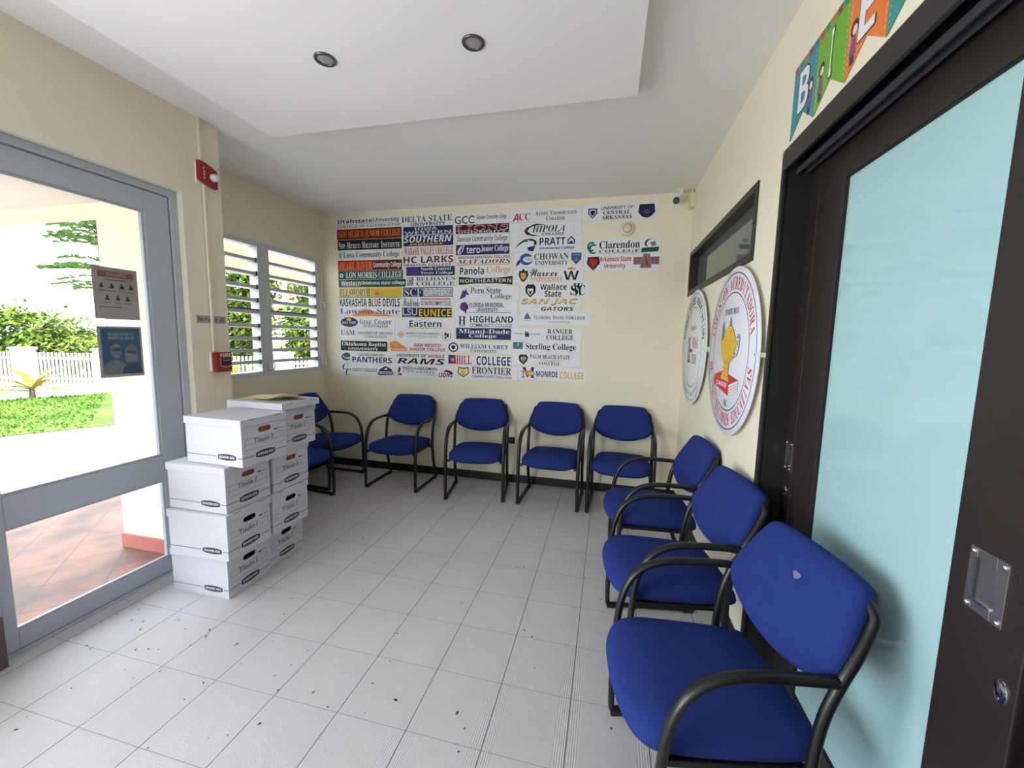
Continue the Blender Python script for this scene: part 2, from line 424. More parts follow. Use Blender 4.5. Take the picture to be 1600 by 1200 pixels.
tag(d.build('track', sd), None)
g = MB(); g.box((x0+0.010, 1.070, 0.117), (x0+0.018, 1.693, 2.081), M_FROST); g.build('glass_panel', sd)
g = MB()
for a, c in (((x0+0.003, 1.686, 0.115), (x0+0.010, 1.695, 2.083)), ((x0+0.003, 1.068, 0.115), (x0+0.010, 1.072, 2.083)), ((x0+0.003, 1.072, 2.078), (x0+0.010, 1.686, 2.083)), ((x0+0.003, 1.072, 0.115), (x0+0.010, 1.686, 0.12))):
    g.box(a, c, M_BLACKGAP)
g.build('glazing_bead', sd)

def flush_pull(parent, y0, y1, z0, z1, xf):
    h = MB(); iy0, iy1, iz0, iz1 = y0+(y1-y0)*0.30, y1-(y1-y0)*0.20, z0+(z1-z0)*0.18, z1-(z1-z0)*0.16
    t = 0.0025
    h.bev((xf-t, y0, z0), (xf, iy0, z1), M_STEEL, 0.0008); h.bev((xf-t, iy1, z0), (xf, y1, z1), M_STEEL, 0.0008)
    h.bev((xf-t, iy0, z0), (xf, iy1, iz0), M_STEEL, 0.0008); h.bev((xf-t, iy0, iz1), (xf, iy1, z1), M_STEEL, 0.0008)
    h.box((xf-0.0006, iy0, iz0), (xf-0.0003, iy1, iz1), M_STEEL)
    o = h.build('flush_pull', parent); o['label'] = 'brushed steel recessed pull plate'
    lip = MB(); lip.bev((xf-0.006, iy0-0.001, iz0-0.003), (xf-0.0005, iy1, iz0+0.003), M_CHROME, 0.001); lip.bev((xf-0.006, iy1-0.003, iz0), (xf-0.0005, iy1+0.002, iz1), M_GASKET, 0.001)
    lip.build('pull_lip', o)
    for yy, zz in ((y0+0.009, z0+0.009), (y1-0.009, z0+0.009), (y0+0.009, z1-0.009), (y1-0.009, z1-0.009)):
        s = MB(); s.lathe([(0.0, -0.0045), (0.003, -0.004), (0.0045, -0.0024), (0.0045, 0)], M_CHROME, 'X', (xf-t, yy, zz), 16); s.build('screw', o)
    return o
flush_pull(sd, 0.936, 1.023, 0.951, 1.085, x0)
def keyhole(parent, yc, zc, xf):
    k = MB(); pr = [(0.0, -0.003), (0.012, -0.003), (0.0155, -0.0015), (0.016, 0)]
    v = MB(); v.lathe(pr, M_CHROME, 'X', (0, 0, 0), 28)
    v.v = [(xf+p[0], yc+p[1], zc+p[2]*1.45) for p in v.v]
    o = v.build('keyhole_plate', parent)
    for dz, rr in ((0.015, 0.0022), (0.002, 0.0038), (-0.015, 0.0022)):
        s = MB(); s.lathe([(0.0, -0.0005), (rr, -0.0005), (rr, 0.0005)], M_GASKET if dz == 0.002 else M_STEEL, 'X', (xf-0.0034, yc, zc+dz), 14); s.build('screw', o)
keyhole(sd, 0.919, 0.835, x0)
# fixed side post beside the sliding leaf, with its own pull plate
door = MB(); door.bev((0.774, 1.877, 0.0), (0.812, 1.9545, 2.255), M_DARKWOOD, 0.004)
sd2 = struct('door_2', door); flush_pull(sd2, 1.882, 1.946, 0.962, 1.088, 0.774); keyhole(sd2, 1.925, 0.868, 0.774)
p = MB(); p.bev((0.79, 0.78, 0.78), (0.794, 0.872, 0.95), M_STEEL, 0.001)
p.box((0.794, 0.713, 0.0), (0.86, 0.872, 2.27), M_BLACKGAP)
struct('trim_3', p)

# transom window high in the right wall
t = MB(); fr = 0.045; xa, xb = XR-0.008, XR+0.10
for a, c in (((xa, 2.267, 1.91), (xb, 3.962, 1.955)), ((xa, 2.267, 2.25), (xb, 3.962, 2.29)), ((xa, 2.267, 1.955), (xb, 2.305, 2.25)), ((xa, 3.925, 1.955), (xb, 3.962, 2.25))):
    t.bev(a, c, M_DARKWOOD, 0.003)
wt = struct('window_1', t)
g = MB(); g.box((XR+0.062, 2.305, 1.955), (XR+0.068, 3.925, 2.25), M_TRANSOM); g.build('glass_pane', wt)
g = MB(); g.box((XR+0.10, 2.267, 1.91), (XR+0.11, 3.962, 2.29), M_BLACKGAP); g.build('back_panel', wt)

# ------------------------------------------------------------------ glazed aluminium door in the left wall
xo, xi = -2.655, -2.605         # frame depth, just inside the wall's outer half
f = MB()
f.bev((xo-0.01, 1.972, 0), (xi+0.012, 2.012, 2.347), M_ALU, 0.003); f.bev((xo-0.01, 1.08, 0), (xi+0.012, 1.11, 2.347), M_ALU, 0.003)
f.bev((xo-0.01, 1.11, 2.305), (xi+0.012, 1.972, 2.347), M_ALU, 0.003); f.bev((xo-0.01, 1.11, 0.0), (xi+0.012, 1.972, 0.012), M_ALU, 0.003)
dl = struct('door_3', f)
l = MB()
l.bev((xo, 1.832, 0.016), (xi, 1.966, 2.298), M_ALU, 0.004); l.bev((xo, 1.114, 0.016), (xi, 1.158, 2.298), M_ALU, 0.004)
l.bev((xo, 1.158, 2.185), (xi, 1.832, 2.298), M_ALU, 0.004); l.bev((xo, 1.158, 0.60), (xi, 1.832, 0.752), M_ALU, 0.004)
l.bev((xo, 1.158, 0.016), (xi, 1.832, 0.108), M_ALU, 0.004)
leaf = l.build('door_leaf', dl)
g = MB(); g.box((-2.633, 1.158, 0.108), (-2.627, 1.832, 0.60), M_GLASS); g.build('lower_pane', leaf)
g = MB(); g.box((-2.633, 1.158, 0.752), (-2.627, 1.832, 2.185), M_GLASS); g.build('upper_pane', leaf)
g = MB()
for z0, z1 in ((0.752, 2.185), (0.108, 0.60)):
    for a, c in (((-2.618, 1.820, z0), (-2.612, 1.832, z1)), ((-2.618, 1.158, z1-0.012), (-2.612, 1.820, z1)), ((-2.618, 1.158, z0), (-2.612, 1.820, z0+0.012))):
        g.bev(a, c, M_ALU, 0.002)
g.build('glazing_bead', leaf)

# ------------------------------------------------------------------ jalousie window in the recess
f = MB(); xa, xb = XL-0.09, XL+0.006; Y0, Y1, Z0, Z1 = 2.44, 3.972, 1.108, 2.335
f.bev((xa, Y0, Z0), (xb, Y1, Z0+0.04), M_WINALU, 0.003); f.bev((xa, Y0, Z1-0.045), (xb, Y1, Z1), M_WINALU, 0.003)
f.bev((xa, Y0, Z0+0.04), (xb, Y0+0.06, Z1-0.045), M_WINALU, 0.003); f.bev((xa, Y1-0.082, Z0+0.04), (xb, Y1, Z1-0.045), M_WINALU, 0.003)
f.bev((xa, 3.135, Z0+0.04), (xb+0.004, 3.265, Z1-0.045), M_WINALU, 0.004)
wl = struct('window_2', f)
def blade_stack(y0, y1):
    for zc in (2.169, 2.048, 1.928, 1.809, 1.575, 1.459, 1.348, 1.241):
        s = MB(); prof = [(0.0, -0.004), (-0.084, -0.018), (-0.084, -0.010), (0.0, 0.006)]     # (x, z): tilted, outer edge down
        s.add([(XL-0.003+p, y, zc+q) for y in (y0, y1) for p, q in prof],
              [(0, 1, 2, 3), (7, 6, 5, 4), (0, 4, 5, 1), (1, 5, 6, 2), (2, 6, 7, 3), (3, 7, 4, 0)], M_WINALU)
        s.bev((XL-0.012, y0, zc-0.015), (XL+0.000, y1, zc+0.015), M_WINALU, 0.002)
        s.build('louver_blade', wl)
    r = MB(); r.bev((xa+0.01, y0, 1.684), (xb-0.004, y1, 1.722), M_WINALU, 0.003); r.bev((xb-0.006, y0, 1.716), (xb+0.003, y1, 1.726), M_GASKET, 0.002); r.build('middle_rail', wl)
    c = MB()
    for zc in (2.169, 2.048, 1.928, 1.809, 1.575, 1.459, 1.348, 1.241): c.bev((XL-0.02, y1-0.016, zc-0.02), (XL+0.006, y1-0.006, zc+0.02), M_GASKET, 0.002)
    c.build('blade_clip', wl)
blade_stack(Y0+0.06, 3.135); blade_stack(3.265, Y1-0.082)
for yy, zz in ((3.215, 1.81), (3.215, 1.205), (3.945, 1.83), (3.945, 1.215)):
    s = MB(); s.bev((xb, yy-0.014, zz-0.045), (xb+0.018, yy+0.014, zz+0.045), M_WHITE, 0.004)
    s.tube([(xb+0.014, yy+0.004, zz+0.04), (xb+0.045, yy+0.012, zz+0.03), (xb+0.055, yy+0.014, zz-0.01), (xb+0.04, yy+0.012, zz-0.05)], 0.007, 0.005, M_WHITE)
    s.build('crank_handle', wl)

# ------------------------------------------------------------------ porch and garden outside
b = MB(); b.box((-5.2, -3.5, -0.15), (XD-0.06, 2.17, -0.03), M_TERRA); b.box((-5.2, 2.17, -0.15), (XL-0.15, 7.0, -0.03), M_TERRA)
struct('porch_floor', b, normals=False)
b = MB(); b.box((-3.302, 2.03, -0.03), (XD-0.15, 2.17, 2.9), M_WALLX)
struct('porch_pier', b)
b = MB(); b.bev((-3.314, 2.018, -0.03), (-2.71, 2.03, 0.07), M_SKIRT, 0.003); b.bev((-3.314, 2.03, -0.03), (-3.302, 2.17, 0.07), M_SKIRT, 0.003)
struct('trim_4', b)
b = MB(); b.box((-4.55, 2.03, 2.27), (-3.302, 2.17, 2.55), M_WALLX); b.box((-4.55, 3.0, 2.27), (-4.38, 7.0, 2.55), mat('porch_beam_yellow', (196, 160, 88), 0.8))
struct('porch_beam', b)
b = MB(); b.box((-4.5, -3.5, 2.326), (XD-0.16, 2.02, 2.36), M_CEIL)
struct('porch_ceiling', b, normals=False)
b = MB(); b.box((-60, -40, -0.6), (-5.2, 60, -0.12), M_SOIL)
struct('ground', b, normals=False)
b = MB(); b.box((-14.6, -12, -0.13), (-5.2, 26, -0.11), M_CONC)
struct('path', b, normals=False)
b = MB(); dv = Vector((0.455, 0.89))
q = [Vector((-8.77, 3.96))-dv*14, Vector((-8.77, 3.96))+dv*1.4, Vector((-12.9, 6.8))+dv*1.4, Vector((-12.9, 6.8))-dv*14]
b.add([(p.x, p.y, -0.10) for p in q], [(0, 1, 2, 3)], M_GRASS)
struct('lawn', b, normals=False)
g = MB(); n_ = dv.orthogonal(); rnd = random.Random(3)
for i in range(5200):
    s_, t_ = rnd.uniform(-3, 0.9), rnd.random()
    p = Vector((-8.77, 3.96))+dv*s_+(Vector((-12.9, 6.8))-Vector((-8.77, 3.96)))*t_
    h = rnd.uniform(0.02, 0.055); a = rnd.uniform(0, 6.28); wv = 0.018
    g.add([(p.x-wv*math.cos(a), p.y-wv*math.sin(a), -0.10), (p.x+wv*math.cos(a), p.y+wv*math.sin(a), -0.10), (p.x+rnd.uniform(-.03, .03), p.y+rnd.uniform(-.03, .03), -0.10+h)], [(0, 1, 2)], M_BLADE)
o = g.build('grass', normals=False); tag(o, 'sunlit yellow-green grass of the lawn seen through the glazed door', 'grass', kind='stuff')

# picket fence: two posts and three panels, parallel to the picture seen through the door, running on behind the window
fd = Vector((0.973, 0.23, 0)); fo = Vector((-15.72, 7.23, -0.10))
fe = empty('picket_fence', fo, 0, 'white picket fence between square white pillars beyond the lawn', 'fence')
fe.rotation_euler = (0, 0, math.atan2(fd.y, fd.x))
s_ = -2.6; k = 0
posts = [-2.6, 0.68, 2.85, 5.2, 7.6, 10.0]
for a in posts:
    m = MB(); m.bev((a-0.16, -0.16, 0), (a+0.16, 0.16, 1.08), M_FENCE, 0.01); m.bev((a-0.19, -0.19, 1.08), (a+0.19, 0.19, 1.13), M_FENCE, 0.01); m.build('post', fe)
for a, c in zip(posts[:-1], posts[1:]):
    m = MB(); m.box((a+0.16, -0.06, 0.0), (c-0.16, 0.06, 0.16), M_FENCE); m.box((a+0.16, -0.02, 0.28), (c-0.16, 0.02, 0.33), M_FENCE); m.box((a+0.16, -0.02, 0.82), (c-0.16, 0.02, 0.87), M_FENCE)
    x = a+0.24
    while x < c-0.2:
        m.box((x-0.022, -0.012, 0.16), (x+0.022, 0.012, 1.0), M_FENCE); x += 0.105
    m.build('picket_panel', fe)

def leafcloud(mb, c, r, n, size, mats, rnd, shell=0.55, droop=0.0):
    c = Vector(c)
    for i in range(n):
        v = Vector((rnd.gauss(0, 1), rnd.gauss(0, 1), rnd.gauss(0, 1))).normalized()*(rnd.uniform(shell, 1.0))
        bump = 1+0.22*math.sin(v.x*5+c.x)+0.2*math.sin(v.z*6+c.y*2)
        p = c+Vector((v.x*r[0], v.y*r[1], v.z*r[2]))*bump
        d = Vector((rnd.gauss(0, 1), rnd.gauss(0, 1), rnd.gauss(0, .7)-droop)).normalized(); u = d.cross(Vector((0.3, 0.2, 1))).normalized()
        s = size*rnd.uniform(0.6, 1.3)
        mb.add([p-d*s, p+u*s*0.42, p+d*s, p-u*s*0.42], [(0, 1, 2, 3)], rnd.choice(mats))
def shrub(name, loc, blobs, n, size, mats, label, cat, seed, group=None, trunk=None):
    rnd = random.Random(seed); r = empty(name, loc, 0, label, cat, group)
    m = MB()
    for c, rad in blobs: leafcloud(m, c, rad, n, size, mats, rnd)
    m.build('foliage', r, normals=False)
    t = MB(); h = max(c[2] for c, _ in blobs)
    for c, rad in blobs: t.tube([(0.0, 0, -0.02), (c[0]*0.3, c[1]*0.3, c[2]*0.5), (c[0], c[1], c[2])], [0.09*(trunk or 1), 0.06*(trunk or 1), 0.03], [0.09*(trunk or 1), 0.06*(trunk or 1), 0.03], M_BARK, up=(1, 0.1, 0), n=8)
    t.build('trunk', r)
    return r
GL = [M_LEAF, M_LEAF, M_LEAFD]
shrub('hedge_tree', (-19.2, 8.9, -0.12), [((-1.6, -0.5, 1.3), (2.0, 1.5, 1.2)), ((0.3, 0.1, 1.35), (1.7, 1.2, 1.15)), ((2.0, 0.6, 1.0), (1.6, 1.1, 1.05))], 5200, 0.105, GL, 'broad leafy yellow-green tree behind the fence, seen through the door', 'tree', 1)
rnd = random.Random(5)                                                # feathery conifer
cf = empty('feathery_tree', (-13.9, 8.55, -0.12), 0, 'tall feathery tree whose branches show above the upper notice on the door', 'tree')
m = MB(); t = MB(); t.tube([(0.4, 0, -0.02), (0.2, 0, 2.2), (0, 0, 5.2)], [0.16, 0.11, 0.04], [0.16, 0.11, 0.04], M_BARK, n=8); t.build('trunk', cf)
for i in range(64):
    z = rnd.uniform(2.7, 5.0); a = rnd.uniform(0, 6.28); L_ = rnd.uniform(0.7, 1.35)*(1.25-0.16*z)+0.25
    for k in range(26):
        f_ = k/26; p = Vector((0.1+math.cos(a)*L_*f_, math.sin(a)*L_*f_, z+0.22*f_-0.3*f_*f_)); d = Vector((math.cos(a+rnd.uniform(-1.1, 1.1)), math.sin(a+rnd.uniform(-1.1, 1.1)), rnd.uniform(-.3, .3))); u = Vector((-d.y*0.4, d.x*0.4, 0.9)); s = 0.17
        m.add([p, p+d*s*.5+u*s*.2, p+d*s, p+d*s*.5-u*s*.2], [(0, 1, 2, 3)], M_LEAFD)
m.build('foliage', cf, normals=False)
def fan_plant(loc, label, seed, mats, h=0.7, n=26, group=None):
    rnd = random.Random(seed); r = empty('garden_palm', loc, 0, label, 'plant', group); m = MB()
    for i in range(n):
        a = rnd.uniform(0, 6.28); e = rnd.uniform(0.3, 1.2); L_ = h*rnd.uniform(0.8, 1.2); pts = []
        for k in range(7):
            f_ = k/6; rr = L_*f_*math.cos(e)*(1+0.2*f_); z = L_*(f_*math.sin(e)*1.2-0.45*f_*f_)+0.25*h
            pts.append(Vector((math.cos(a)*rr, math.sin(a)*rr, z)))
        sd_ = Vector((-math.sin(a), math.cos(a), 0))
        for k in range(6):
            w0, w1 = 0.06*h*math.sin(math.pi*(k+.3)/6.6)+.004, 0.06*h*math.sin(math.pi*(k+1.3)/7)+.002
            m.add([pts[k]-sd_*w0, pts[k]+sd_*w0, pts[k+1]+sd_*w1, pts[k+1]-sd_*w1], [(0, 1, 2, 3)], rnd.choice(mats))
    m.build('fronds', r, normals=False)
    t = MB(); t.tube([(0, 0, -0.03), (0.01, 0, 0.2*h), (0, 0, 0.35*h)], [0.06, 0.05, 0.04], [0.06, 0.05, 0.04], M_BARK, n=8); t.build('stem', r)
fan_plant((-13.2, 6.55, -0.12), 'bright yellow palm in front of the picket fence, nearest the door notices', 11, [M_LEAFY, M_LEAFY, M_LEAF], 0.8)
fan_plant((-14.3, 6.38, -0.12), 'small orange-yellow palm at the foot of the left fence panel', 12, [M_LEAFY], 0.45)
for i, (x, y, h, lab) in enumerate(((-12.6, 11.7, 4.2, 'tall green tree behind the left half of the louvred window'), (-9.3, 11.5, 4.0, 'tall green tree behind the right half of the louvred window'), (-11.3, 15.2, 5.2, 'taller green tree farther back, between the two trees behind the louvred window'))):
    shrub('garden_tree', (x, y, -0.12), [((-0.2, 0, h*0.42), (1.05, 0.9, h*0.36)), ((0.25, 0.1, h*0.70), (0.95, 0.9, h*0.30))], 5200, 0.125, GL if i else [M_LEAF, M_LEAFD], lab, 'tree', 20+i, 'trees behind the louvred window')
shrub('garden_shrub', (-9.3, 7.75, -0.12), [((0, 0, 0.55), (0.7, 0.4, 0.5))], 1200, 0.09, [M_LEAF, M_LEAFY], 'yellow-green shrub in front of the fence, low behind the louvred window', 'shrub', 31)

# ------------------------------------------------------------------ chairs (front faces -Y, origin between the feet)
def smooth_path(pts, n=6):
    P = [Vector(p) for p in pts]; out = []
    for i in range(len(P)-1):
        p0, p1, p2, p3 = P[max(i-1, 0)], P[i], P[i+1], P[min(i+2, len(P)-1)]
        for k in range(n):
            t = k/n
            out.append(0.5*((2*p1)+(p2-p0)*t+(2*p0-5*p1+4*p2-p3)*t*t+(3*p1-p0-3*p2+p3)*t**3))
    return out+[P[-1]]
def outline(pts, n=6):
    """smooth closed loop through 2-D points"""
    P = [Vector((p[0], p[1], 0)) for p in pts]; N = len(P); out = []
    for i in range(N):
        p0, p1, p2, p3 = P[i-1], P[i], P[(i+1) % N], P[(i+2) % N]
        for k in range(n):
            t = k/n; q = 0.5*((2*p1)+(p2-p0)*t+(2*p0-5*p1+4*p2-p3)*t*t+(3*p1-p0-3*p2+p3)*t**3); out.append((q.x, q.y))
    return out
SEAT = outline([(-0.222, 0.19), (-0.238, 0.10), (-0.246, -0.05), (-0.246, -0.19), (-0.225, -0.262), (-0.15, -0.306), (0, -0.322), (0.15, -0.306), (0.225, -0.262), (0.246, -0.19), (0.246, -0.05), (0.238, 0.10), (0.222, 0.19), (0.19, 0.215), (0, 0.22), (-0.19, 0.215)], 5)
BACK = outline([(-0.165, 0.876), (-0.198, 0.866), (-0.219, 0.832), (-0.246, 0.745), (-0.258, 0.69), (-0.251, 0.65), (-0.212, 0.616), (-0.11, 0.584), (0, 0.573), (0.11, 0.584), (0.212, 0.616), (0.251, 0.65), (0.258, 0.69), (0.246, 0.745), (0.219, 0.832), (0.198, 0.866), (0.165, 0.876), (0.06, 0.880), (-0.06, 0.880)], 5)
def make_chair():
    r = empty('guest_chair', (0, 0, 0), 0, 'x', 'chair', 'blue waiting chairs')
    # seat cushion: crowned pad, front edge rolled down
    def sz(x, y): return 0.012*max(0, 1-(x/0.25)**2) - 0.032*max(0, (-y-0.16)/0.16)**2 - 0.05*(y+0.05)
    rg = []
    for k, z in ((0.84, 0.376), (0.95, 0.380), (0.99, 0.394), (1.0, 0.410), (0.985, 0.428), (0.945, 0.441), (0.87, 0.449), (0.7, 0.455), (0.45, 0.459), (0.2, 0.461)):
        rg.append([(x*k, -0.05+(y+0.05)*k, z+(sz(x*k, -0.05+(y+0.05)*k))) for x, y in SEAT])
    m = MB(); m.rings(rg, M_FAB); m.build('seat', r)
    m = MB(); m.rings([[(x*k, -0.05+(y+0.05)*k, z+sz(x*k, -0.05+(y+0.05)*k)) for x, y in SEAT] for k, z in ((0.80, 0.358), (0.86, 0.360), (0.88, 0.378))], M_SHELL); m.build('seat_pan', r)
    # backrest: padded front, black shell behind; it leans back
    def by(x, z): return 0.198+(z-0.66)*0.48-0.18*x*x
    rg = []; zc = 0.725
    for k, dpt in ((0.94, 0.030), (0.99, 0.020), (1.0, 0.004), (0.985, -0.012), (0.94, -0.024), (0.85, -0.031), (0.65, -0.036), (0.4, -0.039), (0.15, -0.040)):
        rg.append([(x*k, by(x*k, zc+(z-zc)*k)+dpt*0.9, zc+(z-zc)*k+dpt*-0.42) for x, z in BACK])
    m = MB(); m.rings(rg, M_FAB); bk = m.build('backrest', r)
    rg = []
    for k, dpt in ((0.95, 0.026), (0.965, 0.034), (0.94, 0.046), (0.85, 0.054), (0.6, 0.058), (0.2, 0.060)):
        rg.append([(x*k, by(x*k, zc+(z-zc)*k)+dpt*0.9, zc+(z-zc)*k+dpt*-0.42) for x, z in BACK])
    m = MB(); m.rings(rg, M_SHELL); m.build('back_shell', bk)
    # two bent-tube side frames, each one continuous loop: back upright, runner, front leg, arm
    post = [(0.286, 0.838), (0.284, 0.812), (0.266, 0.775), (0.230, 0.722), (0.190, 0.655), (0.158, 0.56), (0.143, 0.45), (0.142, 0.35), (0.158, 0.24), (0.185, 0.14), (0.214, 0.06), (0.226, 0.024)]
    run = [(0.218, 0.0155), (0.20, 0.0150), (0.0, 0.0150), (-0.215, 0.0150), (-0.238, 0.018), (-0.247, 0.034)]
    leg = [(-0.249, 0.12), (-0.246, 0.30), (-0.238, 0.43), (-0.222, 0.52), (-0.190, 0.59), (-0.140, 0.635), (-0.075, 0.657), (0.0, 0.663), (0.10, 0.662), (0.176, 0.658)]
    for s in (-1, 1):
        x = 0.268*s
        m = MB()
        p = smooth_path([(x-s*(max(0, z-0.69)*0.30+(0.03 if z > 0.83 else 0)), y, z) for y, z in post], 4)
        m.tube(p, 0.0145, 0.0150, M_FRAME, n=14)
        p = smooth_path([(x, y, z) for y, z in post[-1:]+run+leg[:1]], 4); m.tube(p, 0.0150, 0.0125, M_FRAME, n=14)
        p = smooth_path([(x, y, z) for y, z in leg], 5); N = len(p)
        ra = [0.0160+0.0030*min(1, max(0, (i/N-0.25)*3)) for i in range(N)]
        m.tube(p, ra, [0.0135]*N, M_FRAME, n=14)
        fr = m.build('side_frame', r)
        for y0, y1 in ((-0.25, -0.205), (0.17, 0.222)):
            g = MB(); g.bev((x-0.0165, y0, 0.0), (x+0.0165, y1, 0.021), M_SHELL, 0.003); g.build('foot_glide', fr)
        b = MB(); xx = 0.236*s
        b.bev((xx-0.009, -0.235, 0.362), (xx+0.009, 0.15, 0.384), M_FRAME, 0.003)
        b.bev((min(xx, x), -0.242, 0.362), (max(xx, x), -0.222, 0.382), M_FRAME, 0.003); b.bev((min(xx, x), 0.128, 0.350), (max(xx, x), 0.152, 0.384), M_FRAME, 0.003)
        b.build('seat_rail', r)
    for yy in (-0.16, 0.12):
        b = MB(); b.tube([(-0.236, yy, 0.366), (0.236, yy, 0.366)], 0.010, 0.010, M_FRAME, up=(0, 0, 1)); b.build('cross_tube', r)
    return r
CH = [  # x, y, heading, label
    (-0.467, 3.690, -2, 'blue fabric chair at the back wall, third from the left of the four there'),
    (-2.02, 3.690, 0, 'blue fabric chair against the back wall with a vertical crease down its backrest'),
    (-1.188, 3.660, 9, 'blue fabric chair at the back wall with a black wall socket beside its arm'),
    (0.160, 3.680, -3, 'blue fabric chair at the back wall, in the corner below the smoke detector'),
    (-2.815, 3.550, 88, 'blue fabric chair below the louvred window in the far left corner'),
    (-2.735, 2.943, 82.5, 'blue fabric chair half hidden behind the stacked storage boxes'),
    (0.338, 2.705, -86, 'blue fabric chair below the round signs, farthest of three along the right wall'),
    (0.345, 1.985, -81, 'blue fabric chair in the middle of the three along the right wall'),
    (0.370, 1.320, -79, 'blue chair before the frosted sliding door, a pale worn spot on its backrest'),
]
proto = make_chair()
for i, (x, y, a, lab) in enumerate(CH):
    c = proto if i == 0 else copy_tree(proto)
    c.location = (x, y, 0); c.rotation_euler = (0, 0, R(a)); c['label'] = lab
last = c
bkr = [k for k in last.children if k.name.startswith('backrest')][0]
wp = MB(); cx, cz = 0.030, 0.785                                           # worn spot on the nearest chair
loop = []
for k in range(18):
    q = 2*math.pi*k/18; rr = 0.011*(1+0.14*math.sin(3*q)+0.12*math.cos(2*q)); x, z = cx+rr*1.3*math.cos(q), cz+rr*math.sin(q)
    loop.append((x, 0.198+(z-0.66)*0.48-0.18*x*x-0.0385, z+0.0155))
wp.add(loop, [tuple(range(18))], M_FABW); wp.build('worn_spot', bkr, normals=False)
crease = MB(); ch2 = [o for o in COL.objects if o.get('label', '') == CH[1][3]][0]
crease.tube([(0.0, 0.198+(z-0.66)*0.48-0.0365, z+0.016) for z in (0.63, 0.68, 0.73, 0.78, 0.83)], [0.001, 0.004, 0.005, 0.004, 0.001], [0.001, 0.003, 0.004, 0.003, 0.001], M_FAB, n=8)
crease.build('crease', [k for k in ch2.children if k.name.startswith('backrest')][0])

